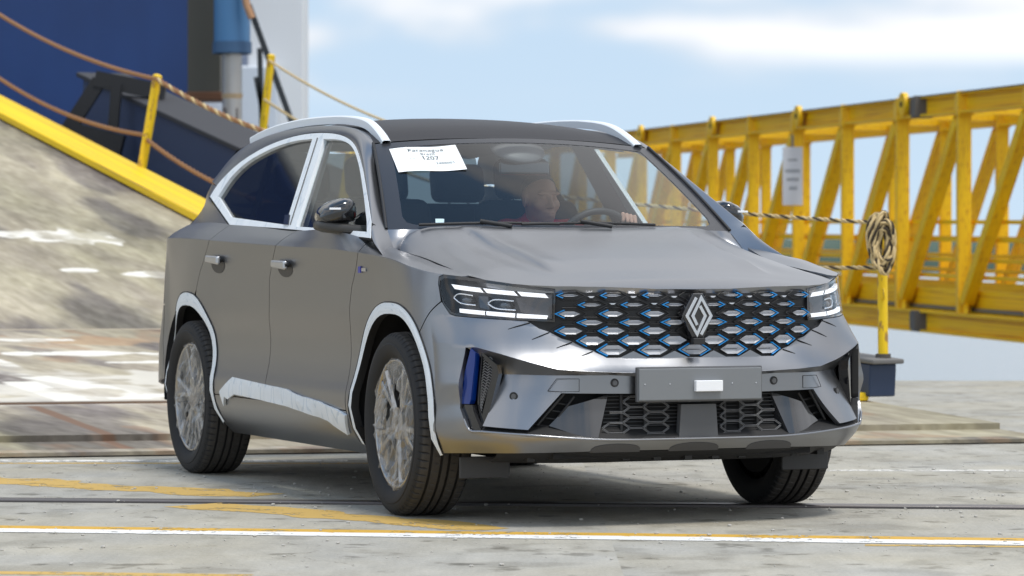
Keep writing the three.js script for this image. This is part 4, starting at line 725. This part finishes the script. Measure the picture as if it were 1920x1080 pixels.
// ---------- quay ----------
const concMap = dataTex(2048, 2048, (u, v, i, j) => {
  const a = fbm(i * .004, j * .004, 1, 4), b = fbm(i * .03, j * .012, 5, 4), c = vn3(i * .35, j * .35, 8), st = smooth(.60, .74, fbm(i * .010 + 40, j * .010, 12, 4)), sp = vn3(i * .6, j * .6, 21);
  let k = 158 + 22 * (a - .5) + 22 * (b - .5) + 16 * (c - .5) - 16 * st; if (sp > .93) k += 26; if (sp < .055) k -= 40;
  const ck = Math.abs(fbm(i * .0045 + 60, j * .0045, 44, 5) - .5); if (ck < .0035) k -= 46 * (1 - ck / .0035) * smooth(.45, .6, vn3(i * .006, j * .006, 70)); const oil = smooth(.68, .80, fbm(i * .02 + 7, j * .02, 90, 4)); k -= 40 * oil;
  const w = fbm(i * .006 + 9, j * .006, 30, 3) - .5;
  return [k + 7 + 8 * w, k + 3 + 3 * w, k - 8 - 8 * w];
});
const concBump = dataTex(1024, 1024, (u, v, i, j) => { const c = fbm(i * .12, j * .12, 3, 4); return [255 * c]; }, false);
const tex = (t, r) => { const k = t.clone(); k.repeat.set(r, r); k.needsUpdate = true; return k; };
const conc = M({ map: tex(concMap, 1 / 5.3), roughness: .9, bumpMap: tex(concBump, 1 / 1.7), bumpScale: .004 });
function flat(pts, y, mat, name, uvk = 1) { const s = new THREE.Shape(pts.map(p => new THREE.Vector2(p[0], -p[1]))); const g = new THREE.ShapeGeometry(s); g.rotateX(-Math.PI / 2); g.translate(0, y, 0); return g; }
function slabGround(pts, y, th) { const s = new THREE.Shape(pts.map(p => new THREE.Vector2(p[0], -p[1]))); const g = new THREE.ExtrudeGeometry(s, { depth: th, bevelEnabled: false }); g.rotateX(-Math.PI / 2); g.translate(0, y - th, 0); return g; }
const railZ = x => -.26 + .098 * x;
struct('quay', slabGround([[-60, railZ(-60) + .15], [-3, railZ(-3) + .15], [3, railZ(3) + .15], [60, railZ(60) + .15], [60, 60], [-60, 60]], 0, 1.2), conc);
struct('quay_apron', slabGround([[-60, railZ(-60) - .075], [60, railZ(60) - .075], [60, -14.4], [20, -14.5], [-60, -14.8]], 0, 3.2), conc);
struct('rail_groove', slabGround([[-60, railZ(-60) - .09], [60, railZ(60) - .09], [60, railZ(60) + .16], [-60, railZ(-60) + .16]], -.05, .1), M({ color: [.06, .045, .035], roughness: .95 }));
{
  const steel = M({ color: [.17, .155, .15], metalness: .6, roughness: .42 });
  const r = mesh('crane_rail', bar([-58, -.017, railZ(-58) - .022], [58, -.017, railZ(58) - .022], .095, .044, .008), steel); tag(r, 'worn steel crane rail sunk into the concrete quay', 'rail');
}
// painted lines with ragged, worn edges
function paintLine(name, x0, z0, x1, z1, w, mat, y, seed, taper = 1, rag = .06, gaps = 0) {
  const pos = [], uv = [], ix = []; const dx = x1 - x0, dz = z1 - z0, L = Math.hypot(dx, dz), n = Math.ceil(L * 30), nx = -dz / L, nz = dx / L; let prev = false, c = 0;
  for (let i = 0; i <= n; i++) {
    const t = i / n, k = w * (1 + (taper - 1) * t), e0 = .5 * k + rag * w * (fbm(t * L * 6, seed, 1, 3) - .5) * 2, e1 = .5 * k + rag * w * (fbm(t * L * 6, seed, 7, 3) - .5) * 2, x = x0 + dx * t, z = z0 + dz * t;
    pos.push(x + nx * e0, y, z + nz * e0, x - nx * e1, y, z - nz * e1); uv.push(t * L, 0, t * L, w);
    if (i) { if (fbm(t * L * 1.7, seed, 30, 3) > gaps) { const a = (i - 1) * 2; ix.push(a, a + 1, a + 2, a + 1, a + 3, a + 2); } }
  }
  const g = new THREE.BufferGeometry(); g.setAttribute('position', new THREE.Float32BufferAttribute(pos, 3)); g.setAttribute('uv', new THREE.Float32BufferAttribute(uv, 2)); g.setIndex(ix); g.computeVertexNormals(); return struct(name, g, mat);
}
const wornAlpha = k => { const t = dataTex(512, 512, (u, v, i, j) => { const n = .55 * fbm(i * .03, j * .03, 3, 5) + .45 * fbm(i * .15, j * .15, 8, 3); return [255 * smooth(k, k + .035, n)]; }, false); t.repeat.set(.9, .9); return t; };
const whitePaint = M({ color: [.80, .79, .76], roughness: .7, alphaMap: wornAlpha(.335), transparent: true }), yellowPaint = M({ color: [.62, .36, .045], roughness: .75, alphaMap: wornAlpha(.36), transparent: true }), yellowWorn = M({ color: [.55, .36, .10], roughness: .8, alphaMap: wornAlpha(.35), transparent: true }), whiteWorn = M({ color: [.72, .70, .65], roughness: .8, alphaMap: wornAlpha(.44), transparent: true });
paintLine('road_marking', -14, -.665, 14, 3.51, .165, whitePaint, .002, 1);
paintLine('road_marking_yellow', -14, -.81, 14, 3.365, .15, yellowPaint, .001, 2);
paintLine('road_marking_yellow_diagonal', -3.6, -2.35, -1.45, -.72, .50, yellowWorn, .001, 3, .55, .22);
paintLine('road_marking_yellow_diagonal', -1.68, -.22, -.40, 1.02, .36, yellowWorn, .001, 5, .55, .25);
paintLine('road_marking_far', .95, -2.45, 14, -2.2, .12, whiteWorn, .001, 6);
paintLine('road_marking_far', -8, -3.25, -1.2, -3.2, .16, whiteWorn, .001, 8);
paintLine('road_marking_yellow_far', -8, -3.02, -.8, -3.0, .08, yellowWorn, .001, 9);
paintLine('road_marking_yellow_near', -3, 2.62, -1.2, 2.85, .10, yellowWorn, .001, 11);
paintLine('road_marking_yellow_near', .9, 1.72, 2.4, 1.9, .06, yellowWorn, .0012, 12);
{ // grit and small pebbles
  const r = rng(44), list = []; for (let i = 0; i < 900; i++) { const x = -2.8 + r() * 5.4, z = -3 + r() * 5.6, s = .0025 + .008 * Math.pow(r(), 4); const g = new THREE.IcosahedronGeometry(s, 0); g.scale(1, .6, 1); g.rotateY(r() * 6); g.translate(x, s * .4, z); list.push(g); }
  const m = mesh('grit', merge(list), M({ color: [.46, .44, .40], roughness: .9 })); m.userData = { kind: 'stuff', label: 'loose grit and small pebbles on the concrete quay', category: 'grit' };
}
// ---------- water and far shore ----------
{
  const wn = dataTex(512, 512, (u, v, i, j) => [255 * (.6 * fbm(i * .05, j * .10, 2, 4) + .4 * fbm(i * .2, j * .35, 6, 3))], false); wn.repeat.set(1 / 9, 1 / 9);
  const g = new THREE.PlaneGeometry(9000, 4000, 1, 1); g.rotateX(-Math.PI / 2); g.translate(0, -1.9, -2000 - 13); const uv = g.attributes.uv, p = g.attributes.position; for (let i = 0; i < uv.count; i++) uv.setXY(i, p.getX(i), p.getZ(i));
  struct('water', g, M({ color: [.20, .25, .28], roughness: .22, metalness: 0, bumpMap: wn, bumpScale: .05 }));
  // low wooded shore
  const pos = [], ix = [], n = 900, m = 3; for (let i = 0; i <= n; i++) { const x = -900 + 1800 * i / n, h = 5 + 5 * fbm(x * .006, 2, 3, 3) + 5 * fbm(x * .06, 1, 5, 4), z0 = -1250 + 60 * fbm(x * .004, 7, 1, 3); for (const [dy, dz] of [[-2, 0], [.45 * h, -3 * vn3(x * .2, 1, 1)], [.8 * h, -9], [h, -22]]) pos.push(x, dy, z0 + dz); } for (let i = 0; i < n; i++) for (let j = 0; j < m; j++) { const a = i * 4 + j; ix.push(a, a + 4, a + 1, a + 1, a + 4, a + 5); }
  const sg = new THREE.BufferGeometry(); sg.setAttribute('position', new THREE.Float32BufferAttribute(pos, 3)); sg.setIndex(ix); sg.computeVertexNormals(); struct('far_shore', sg, M({ color: [.075, .11, .085], roughness: 1 }));
}
// ---------- ship's ramp on the quay ----------
const V = (...a) => new THREE.Vector3(...a), eAx = V(-.97, 0, .245).normalize(), NR = V(2.62, .07, -4.95), F2 = V(-.87, .52, -10.85), upAx = V(-.516, .2385, -.857);
const upN = V(.12, .965, .199).normalize();
const along = (O, s, D, t) => O.clone().addScaledVector(eAx, s).addScaledVector(D, t);
function rampTex(lower) {
  const W = 1024, H = 1024; // 8 m across (s), 8 m (lower) or 16 m (upper) along the slope
  return dataTex(W, H, (u, v, i, j) => {
    const s = u * 8, t = v * (lower ? 8 : 16), a = fbm(s * 1.3, t * .4, 2, 5), b = fbm(s * 5, t * 1.3, 6, 5), c = fbm(s * 22, t * 7, 3, 4), d = smooth(.50, .66, fbm(s * 2.2 + 3, t * .55, 17, 5));
    let r = 158 + 60 * (a - .5) + 60 * (b - .5) + 44 * (c - .5), g = r - 9 - 8 * (a - .5), bl = r - 30 - 14 * (b - .5);
    r -= 44 * d; g -= 42 * d; bl -= 30 * d;
    const ragged = .6 * (fbm(s * 9, t * 3.5, 9, 5) - .5);
    let w = 0; const blob = (cs, ct, hs, ht) => { const q = Math.hypot((s - cs) / hs, (t - ct) / ht) + ragged * 2.2; w = Math.max(w, smooth(1.05, .85, q)); };
    if (lower) {
      w = smooth(.60, .68, fbm(s * 2.0 + 11, t * .9, 40, 5)) * smooth(1.6, 2.1, t) * .7;
      const st = Math.abs(s - 4.30 + .06 * Math.sin(t * 3)) + ragged * .12; if (t > 2.0 && t < 4.6) w = Math.max(w, smooth(.16, .11, st)); const s2 = Math.abs(s - 4.62 + .1 * (t - 2.5)) + ragged * .15; if (t > 1.95 && t < 3.1) w = Math.max(w, smooth(.15, .09, s2));
      blob(3.35, 6.0, .30, .12); blob(3.5, 4.95, .55, .16); blob(4.05, 2.2, .5, .14); blob(3.2, 4.3, .3, .1);
      const o = smooth(1.1, .8, Math.hypot((s - 2.95) / .35, (t - 5.9) / .35) + ragged * 2); r += (180 - r) * o * .5; g += (140 - g) * o * .5; bl += (102 - bl) * o * .5;
      const rs = smooth(.05, .02, Math.abs(s - 4.98 - (1.7 - t) * .1) + ragged * .04) * (t < 1.8 ? 1 : 0); r += (118 - r) * rs; g += (92 - g) * rs; bl += (74 - bl) * rs;
      const ru = smooth(.60, .72, fbm(s * 6 + 50, t * 2, 60, 5)) * .35; r += (150 - r) * ru; g += (112 - g) * ru; bl += (84 - bl) * ru;
    } else { blob(1.99, 3.14, .22, .12); blob(1.62, 3.05, .36, .30); blob(1.96, 1.89, .16, .10); blob(1.52, 1.75, .20, .10); blob(3.2, 4.4, .3, .12); blob(2.6, 6.3, .4, .15); }
    w *= .35 + .65 * smooth(.36, .50, fbm(s * 3 + 5, t * 4, 77, 4)); r += (222 - r) * w; g += (218 - g) * w; bl += (208 - bl) * w;
    return [r, g, bl];
  });
}
{
  const ramp = thing('ship_ramp', 'weathered ship loading ramp lying on the quay, dusty plates with worn white paint', 'ramp');
  const rL = rampTex(true), rU = rampTex(false), dL = F2.clone().sub(NR), lenL = dL.length(); dL.normalize();
  const plate = (O, D, t0, t1, s1, th, tx, k, name) => { // uv: s / 8, t / k
    const n = V().crossVectors(eAx, D).normalize(); if (n.y < 0) n.negate(); const c = [along(O, 0, D, t0), along(O, s1, D, t0), along(O, s1, D, t1), along(O, 0, D, t1)], b = c.map(p => p.clone().addScaledVector(n, -th));
    const pos = [], uv = [], q = (A, B, C, E2, ua) => { for (const [p, w] of [[A, 0], [B, 1], [C, 2], [A, 0], [C, 2], [E2, 3]]) { pos.push(p.x, p.y, p.z); uv.push(...ua[w]); } };
    const U = [[0, t0 / k], [s1 / 8, t0 / k], [s1 / 8, t1 / k], [0, t1 / k]];
    q(c[0], c[1], c[2], c[3], U); q(b[3], b[2], b[1], b[0], U); for (let i = 0; i < 4; i++) { const j = (i + 1) % 4; q(c[i], b[i], b[j], c[j], [[U[i][0], U[i][1]], [U[i][0], U[i][1] + .01], [U[j][0], U[j][1] + .01], U[j]]); }
    const g = new THREE.BufferGeometry(); g.setAttribute('position', new THREE.Float32BufferAttribute(pos, 3)); g.setAttribute('uv', new THREE.Float32BufferAttribute(uv, 2)); g.computeVertexNormals(); return mesh(name, g, M({ map: tx, roughness: .85, bumpMap: tx, bumpScale: .006 }), ramp);
  };
  plate(NR, dL, .35, 1.90, 16, .035, rL, 8, 'ramp_flap');
  plate(NR.clone().add(V(0, -.035, 0)), dL, -.12, .5, 16, .02, rL, 8, 'ramp_toe');
  plate(NR.clone().add(V(0, .012, 0)), dL, 1.93, lenL, 16, .10, rL, 8, 'ramp_plate');
  plate(F2, upAx.clone().normalize(), .02, 30, 16, .25, rU, 16, 'ramp_deck');
  const rust = M({ color: [.14, .09, .06], roughness: .9 });
  const up = upAx.clone().normalize(), P = (O, s, D, t, h) => along(O, s, D, t).addScaledVector(upN, h).toArray();
  mesh('hinge', bar(P(NR, -.05, dL, 1.915, -.01), P(NR, 16, dL, 1.915, -.01), .05, .04, .01), rust, ramp);
  mesh('hinge', bar(P(F2, -.05, up, .0, -.01), P(F2, 16, up, .0, -.01), .09, .05, .01), M({ color: [.40, .34, .26], roughness: .9 }), ramp);
  const ymap = dataTex(512, 512, (u, v, i, j) => { const n = fbm(i * .02, j * .02, 4, 4), d = smooth(.62, .72, fbm(i * .05, j * .012, 9, 5)); return [246 - 60 * d + 14 * (n - .5), 205 - 60 * d + 16 * (n - .5), 14 + 60 * d]; });
  const yel = M({ map: ymap, roughness: .55 });
  mesh('yellow_kerb', bar(P(F2, .17, up, .1, .035), P(F2, .17, up, 30, .035), .38, .07, .015), yel, ramp);
  mesh('yellow_kerb', bar(P(NR, .10, dL, 1.55, .03), P(NR, .10, dL, lenL, .03), .16, .05, .01), yel, ramp);
  const navy = M({ color: [.02, .038, .085], roughness: .45 }), greyTop = M({ color: [.16, .155, .15], roughness: .8 });
  mesh('side_girder', bar(P(NR, -.06, dL, 1.58, .13), P(NR, -.06, dL, lenL, .13), .20, .20, .01), navy, ramp);
  mesh('girder_cap', bar(P(NR, -.06, dL, 1.55, .25), P(NR, -.06, dL, lenL, .25), .24, .03, .01), greyTop, ramp);
  // box beam beside the upper deck with its dark end bracket
  const bG = M({ color: [.055, .075, .14], roughness: .5 });
  mesh('side_beam', bar([-4.75, 2.50, -21.1], [-.9, .72, -12.3], .45, 1.05, .02), bG, ramp);
  mesh('beam_cap', bar([-4.75, 3.03, -21.1], [-.9, 1.27, -12.3], .55, .05, .01), M({ color: [.04, .04, .045], roughness: .7 }), ramp);
  const dk = M({ color: [.012, .013, .016], roughness: .6 });
  mesh('end_bracket', merge([bar([-4.88, 2.30, -19.2], [-4.52, 2.86, -19.2], .12, .14), bar([-4.56, 2.88, -19.2], [-3.86, 2.74, -19.2], .14, .16), bar([-4.34, 2.82, -19.15], [-4.38, 2.36, -19.15], .12, .10), bar([-4.84, 2.30, -19.2], [-4.30, 2.16, -19.2], .2, .30)]), dk, ramp);
}
// ---------- guard posts and ropes along the ramp ----------
const yPost = (() => { const t = dataTex(128, 256, (u, v, i, j) => { const d = smooth(.6, .7, fbm(i * .08, j * .05, 3, 4)); return [240 - 70 * d, 200 - 70 * d, 12 + 50 * d]; }); return M({ map: t, roughness: .5 }); })();
function post(x, y, z, h, lean, label, r = .042) {
  const p = thing('guard_post', label, 'post', 'yellow rope posts along the ramp'); p.position.set(x, y, z); p.rotation.z = -lean;
  const g = new THREE.CylinderGeometry(r, r, h, 18); g.translate(0, h / 2, 0); mesh('tube', g, yPost, p);
  const c = new THREE.SphereGeometry(r * 1.05, 14, 8, 0, 6.3, 0, 1.6); c.scale(1, .6, 1); c.translate(0, h, 0); mesh('cap', c, yPost, p);
  const b = new THREE.CylinderGeometry(r * 1.5, r * 1.6, .04, 16); b.translate(0, .02, 0); mesh('foot', b, M({ color: [.08, .07, .06], roughness: .8 }), p);
  for (const k of [.46, .94]) { const e = new THREE.TorusGeometry(.03, .008, 6, 14); e.rotateY(Math.PI / 2); e.translate(0, h * k, r + .015); mesh('rope_eye', e, yPost, p); }
  return p;
}
post(-3.71, 1.66, -15.55, 1.04, .17, 'leaning yellow post on the ramp kerb, in front of the blue hull');
post(-1.8, .93, -12.4, 1.02, .16, 'yellow post on the ramp kerb, mostly hidden behind the grey SUV');
post(-2.96, 2.0, -19.8, 1.15, .11, 'yellow post beside the blue hydraulic cylinder, behind the SUV roof');
post(-6.55, 3.05, -20.4, 1.04, .17, 'yellow post further up the ramp kerb by the ship');
post(1.90, .42, -6.36, .88, -.01, 'upright yellow post with a bundle of striped rope hung on it', .031);
function sag(a, b, d, n = 14) { return Array.from({ length: n + 1 }, (_, i) => { const t = i / n; return [a[0] + (b[0] - a[0]) * t, a[1] + (b[1] - a[1]) * t - d * 4 * t * (1 - t), a[2] + (b[2] - a[2]) * t]; }); }
function ropeGeo(pts, r, twist = .035) { // three-strand laid rope
  const c = new THREE.CatmullRomCurve3(pts.map(p => V(...p)), false, 'centripetal'), L = c.getLength(), n = Math.max(20, Math.min(520, Math.ceil(L / twist * 2))), fr = c.computeFrenetFrames(n, false), out = [];
  for (let s = 0; s < 3; s++) { const q = []; for (let i = 0; i <= n; i++) { const t = i / n, a = t * L / (twist * 4) * 2 * Math.PI / 1.0 + s * 2.094, p = c.getPointAt(t); q.push(p.addScaledVector(fr.normals[i], Math.cos(a) * r * .5).addScaledVector(fr.binormals[i], Math.sin(a) * r * .5)); } out.push(q); }
  return out.map(q => { const k = new THREE.CatmullRomCurve3(q); return new THREE.TubeGeometry(k, n, r * .56, 5); });
}
const brownRope = M({ color: [.30, .155, .07], roughness: .9 }), tanRope = M({ color: [.62, .47, .24], roughness: .9 }), blackStrand = M({ color: [.06, .045, .03], roughness: .9 });
function rope(pts, r, mats, label, group, tw) { const g = thing('rope', label, 'rope', group); ropeGeo(pts, r, tw).forEach((q, i) => mesh('strand', q, mats[i % mats.length], g)); return g; }
const RG = 'guard ropes along the ramp';
rope(sag([-6.3, 4.05, -20.2], [-3.53, 2.66, -15.47], .16), .021, [brownRope], 'brown upper guard rope sagging to the leaning post before the blue hull', RG, .06);
rope(sag([-6.4, 3.52, -20.3], [-3.62, 2.16, -15.5], .22), .021, [brownRope], 'brown lower guard rope running down to the leaning post', RG, .06);
rope(sag([-3.53, 2.66, -15.47], [-1.64, 1.9, -12.35], .10), .022, [brownRope, tanRope], 'upper guard rope from the leaning post down behind the SUV', RG, .06);
rope(sag([-3.62, 2.12, -15.5], [-1.72, 1.42, -12.38], .16), .021, [brownRope], 'lower guard rope crossing the yellow kerb behind the SUV tail', RG, .06);
rope(sag([-2.85, 3.1, -19.75], [-.6, 2.0, -14.6], .12), .014, [tanRope], 'thin tan rope from the post by the hydraulic cylinder to the SUV roof line', RG, .06);
rope(sag([-2.9, 2.7, -19.75], [-.6, 1.6, -14.6], .12), .016, [tanRope], 'thin tan lower rope from the post by the hydraulic cylinder', RG, .06);
rope(sag([1.86, 1.255, -6.22], [-.80, 1.62, -10.9], .03), .0135, [tanRope, tanRope, blackStrand], 'tan and black upper rope stretched across the yellow footbridge', RG, .045);
rope(sag([1.86, .985, -6.22], [-.80, 1.03, -10.9], .02), .0135, [tanRope, tanRope, blackStrand], 'tan and black lower rope stretched across the yellow footbridge', RG, .045);
{
  const g = thing('rope_bundle', 'bundle of striped tan and black rope looped over the upright post', 'rope'), r = rng(9);
  for (let k = 0; k < 15; k++) { const cx = 1.865 + (r() - .5) * .05, cy = 1.13 + (r() - .5) * .06, cz = -6.20 + (r() - .3) * .07, w = .022 + r() * .045, h = .10 + r() * .075, tl = (r() - .5) * .5, pts = []; for (let i = 0; i <= 16; i++) { const a = i / 16 * 2 * Math.PI, px = w * Math.cos(a), py = h * Math.sin(a); pts.push([cx + px * Math.cos(tl) - py * Math.sin(tl) * .5, cy + py, cz + .03 * Math.sin(a * 2 + k)]); } ropeGeo(pts, .0155, .045).forEach((q, i) => mesh('rope_loop', q, i === 2 ? blackStrand : tanRope, g)); }
}
// ---------- ship ----------
{
  const ship = thing('ship', 'blue hulled car carrier ship with white upper works moored beyond the ramp', 'ship');
  const hm = dataTex(512, 512, (u, v, i, j) => { const n = fbm(i * .01, j * .01, 3, 5), s = fbm(i * .12, j * .006, 8, 4); return [22 + 12 * (n - .5) + 3 * (s - .5), 52 + 22 * (n - .5) + 4 * (s - .5), 102 + 36 * (n - .5) + 5 * (s - .5)]; }); hm.repeat.set(1 / 12, 1 / 12);
  const hull = box(72, 18.4, 14, -42.1, 6.95, -52.5, .2); { const p = hull.attributes.position, uv = hull.attributes.uv; for (let i = 0; i < uv.count; i++) uv.setXY(i, p.getX(i), p.getY(i)); }
  mesh('hull', hull, M({ map: hm, roughness: .42 }), ship);
  const white = M({ color: [.74, .76, .78], roughness: .5 });
  mesh('upper_works', box(72, 13, 13, -42.3, 22.7, -52.2, .2), M({ color: [.72, .70, .64], roughness: .5 }), ship);
  for (let k = 0; k < 16; k++) mesh('deck_window', box(1.1, .8, .1, -12 - k * 3.2, 18.3, -45.7, .03), M({ color: [.02, .025, .03], roughness: .1 }), ship);
  mesh('stern_tower', box(1.06, 40, 1.4, -4.78, 16, -47.5, .05), white, ship);
  mesh('white_quarter', box(1.6, 9, .6, -5.5, .2, -46.6, .05), M({ color: [.62, .67, .74], roughness: .5 }), ship);
  mesh('rubbing_strake', bar([-78, 1.6, -45.4], [-6.4, 1.6, -45.4], .25, .35, .05), M({ color: [.03, .07, .16], roughness: .5 }), ship);
  const name = (() => { const c = document.createElement('canvas'); c.width = 512; c.height = 128; const x = c.getContext('2d'); x.fillStyle = '#d9dcde'; x.fillRect(0, 0, 512, 128); return c; })();
  const ol = M({ color: [.075, .07, .055], roughness: .6 });
  mesh('ramp_column', box(.46, 22, .6, -4.66, 14.4, -31.9, .02), ol, ship);
  mesh('column_foot', box(.5, .12, .64, -4.66, 3.36, -31.9, .02), M({ color: [.16, .07, .035], roughness: .8 }), ship);
}
{
  const cyl = thing('hydraulic_cylinder', 'blue hydraulic ramp cylinder with a bare steel rod, beside the dark column', 'cylinder');
  const blue = M({ color: [.06, .18, .36], roughness: .4 }), steel = M({ color: [.46, .44, .42], metalness: .7, roughness: .35 });
  const b = new THREE.CylinderGeometry(.25, .25, 12, 28); b.translate(-4.2, 9.9, -30.85); mesh('barrel', b, blue, cyl);
  const fl = new THREE.CylinderGeometry(.27, .27, .16, 28); fl.translate(-4.2, 3.98, -30.85); mesh('gland', fl, M({ color: [.04, .10, .2], roughness: .5 }), cyl);
  const r = new THREE.CylinderGeometry(.135, .135, 1.5, 24); r.translate(-4.2, 3.5, -30.85); mesh('rod', r, steel, cyl);
  const c2 = new THREE.CylinderGeometry(.15, .12, .14, 24); c2.translate(-4.2, 3.28, -30.85); mesh('rod_collar', c2, M({ color: [.5, .36, .22], roughness: .6 }), cyl);
  mesh('rod_eye', box(.22, .5, .24, -4.22, 2.92, -30.85, .03), M({ color: [.1, .09, .09], roughness: .7 }), cyl);
  mesh('hose', tube([[-4.05, 8, -30.5], [-4.02, 4.9, -30.5], [-3.96, 4.5, -30.5], [-3.90, 4.36, -30.5]], .05, 20, 8), M({ color: [.48, .26, .14], roughness: .7 }), cyl);
  mesh('clevis', merge([box(.10, 1.0, .5, -4.45, 2.35, -30.8, .02), box(.10, 1.0, .5, -3.98, 2.35, -30.8, .02), box(.9, .3, .7, -4.2, 1.75, -30.8, .04)]), blue, cyl);
  mesh('brace', merge([bar([-4.0, 4.6, -31.2], [-3.25, 2.55, -31.2], .08, .08), bar([-3.85, 4.0, -31.2], [-3.8, 2.2, -31.2], .07, .07), bar([-3.9, 3.6, -31.2], [-3.5, 1.5, -31.2], .07, .07)]), M({ color: [.03, .035, .04], roughness: .6 }), cyl);
}
// ---------- yellow truss footbridge ----------
{
  const br = thing('footbridge', 'long yellow steel truss footbridge over the water behind the SUV', 'footbridge');
  const ym = dataTex(512, 512, (u, v, i, j) => { const n = fbm(i * .012, j * .012, 5, 4), s = smooth(.60, .75, fbm(i * .05, j * .05, 12, 4)); return [248 + 8 * (n - .5) - 46 * s, 197 + 24 * (n - .5) - 60 * s, 6 + 18 * s]; });
  const yel = M({ map: ym, roughness: .5 }), dkY = M({ color: [.30, .17, .01], roughness: .6 });
  const X = d => 5.61 - .2 * (d - 37.4), Zd = d => 13.15 - d, Yt = d => 3.10 + .0138 * (d - 37.4), W = 2.24, px = .98, pz = .196;
  const at = (d, h, f) => [X(d) + (f ? W * px : 0), Yt(d) - 3.0 + h, Zd(d) + (f ? -W * pz * -1 * -1 : 0)];
  const d0 = 28, d1 = 67, posts = []; for (let k = -3; k <= 12; k++) posts.push(37.1 + 2.35 * k);
  const hi = (a, b, w, h) => { const t = .03; const A = V(...a), B = V(...b); return merge([bar(a, b, w * .25, h), bar([a[0], a[1] + h / 2 - t / 2, a[2]], [b[0], b[1] + h / 2 - t / 2, b[2]], w, t), bar([a[0], a[1] - h / 2 + t / 2, a[2]], [b[0], b[1] - h / 2 + t / 2, b[2]], w, t)]); };
  for (const f of [0, 1]) {
    mesh('top_chord', hi(at(d0, 2.87, f), at(d1, 2.87, f), .22, .26), yel, br);
    mesh('bottom_chord', hi(at(d0, .14, f), at(d1, .14, f), .22, .28), yel, br);
    mesh('chord_plate', bar(at(d0, 2.995, f), at(d1, 2.995, f), .24, .014), M({ color: [.10, .10, .10], roughness: .8 }), br);
    posts.forEach((d, i) => {
      mesh('vertical', bar(at(d, .27, f), at(d, 2.74, f), .17, .17, .01), yel, br);
      if (i < posts.length - 1) mesh('diagonal', bar(at(d + .12, 2.66, f), at(posts[i + 1] - .12, .42, f), .16, .15, .01), yel, br);
      mesh('gusset', box(.20, .30, .34, ...at(d, 2.86, f), .01), yel, br);
      if (i % 2 === 1 && !f) { const c = new THREE.CylinderGeometry(.15, .15, .06, 20); c.rotateZ(Math.PI / 2); c.rotateY(.2); const p = at(d - .45, 2.92, 0); c.translate(p[0] - .13, p[1], p[2]); const l = mesh('lifting_lug', c, yel, br); const h2 = new THREE.CylinderGeometry(.04, .04, .07, 12); h2.rotateZ(Math.PI / 2); h2.rotateY(.2); h2.translate(p[0] - .135, p[1], p[2]); mesh('lug_hole', h2, M({ color: [.02, .02, .02], roughness: .8 }), l); }
      mesh('floor_bracket', (() => { const s = new THREE.Shape([[-.35, 0], [.35, 0], [0, .28]].map(q => V(q[0], q[1], 0))); const g = new THREE.ExtrudeGeometry(s, { depth: .05, bevelEnabled: false }); g.rotateY(Math.PI / 2 - .2); const p = at(d, .28, f); g.translate(p[0] + .02, p[1], p[2]); return g; })(), yel, br);
    });
    for (const h of [1.40, 1.18, .93, .72]) mesh('handrail', bar(at(d0, h, f).map((c, i) => c + (i === 0 ? (f ? -.14 : .14) : 0)), at(d1, h, f).map((c, i) => c + (i === 0 ? (f ? -.14 : .14) : 0)), .05, .05), yel, br);
    mesh('kick_plate', bar(at(d0, .43, f).map((c, i) => c + (i === 0 ? (f ? -.12 : .12) : 0)), at(d1, .43, f).map((c, i) => c + (i === 0 ? (f ? -.12 : .12) : 0)), .02, .26), yel, br);
  }
  posts.forEach(d => { mesh('cross_beam', bar(at(d, 2.88, 0), at(d, 2.88, 1), .14, .14), yel, br); mesh('floor_beam', bar(at(d, .16, 0), at(d, .16, 1), .14, .16), yel, br); });
  const dk = merge([box(.02, .02, .02)]); const A = at(d0, .32, 0), B = at(d1, .32, 0); mesh('deck', bar([A[0] + .95, A[1], A[2]], [B[0] + .95, B[1], B[2]], 1.7, .04), M({ color: [.16, .16, .15], roughness: .8 }), br);
  for (const d of [41.0]) for (const h of [.14, 2.87]) mesh('splice_plate', box(.27, .27, .5, ...at(d, h, 0), .01), M({ color: [.11, .10, .09], roughness: .7 }), br);
  // bearing of the bridge on the quay side, outside the picture
  mesh('bearing', box(2.6, 2.6, .8, 8.1, -1.1, -15.3, .03), M({ color: [.4, .39, .37], roughness: .9 }), br);
}
{
  const c = document.createElement('canvas'); c.width = 128; c.height = 360; const x = c.getContext('2d'); x.fillStyle = '#d3d6de'; x.fillRect(0, 0, 128, 360); x.fillStyle = '#6d747e';
  const r = rng(3); for (const [y, w, h] of [[72, 62, 14], [138, 98, 20], [192, 76, 18], [246, 46, 20]]) for (let px = 64 - w / 2; px < 64 + w / 2; px += 9) { x.fillRect(px, y, 6.5, h); if (r() > .4) { x.fillStyle = '#d3d6de'; x.fillRect(px + 2, y + h * (.2 + .4 * r()), 5, 4); x.fillStyle = '#6d747e'; } }
  const t = new THREE.CanvasTexture(c); t.colorSpace = THREE.SRGBColorSpace;
  const s = thing('notice_board', 'tall pale grey notice board hung on a yellow bridge post', 'sign'); s.position.set(3.68, 2.28, -33.0); s.rotation.y = -.05;
  mesh('board', box(.29, .84, .03, 0, 0, 0, .004), M({ color: [.62, .63, .67], roughness: .6 }), s); const f = new THREE.PlaneGeometry(.28, .83); f.translate(0, 0, .0175); mesh('print', f, M({ map: t, roughness: .6 }), s);
  mesh('hanger', bar([0, .42, -.02], [0, .60, -.02], .03, .02), M({ color: [.2, .2, .2], roughness: .7 }), s);
}

scene.updateMatrixWorld(true);
renderer.render(scene, camera);
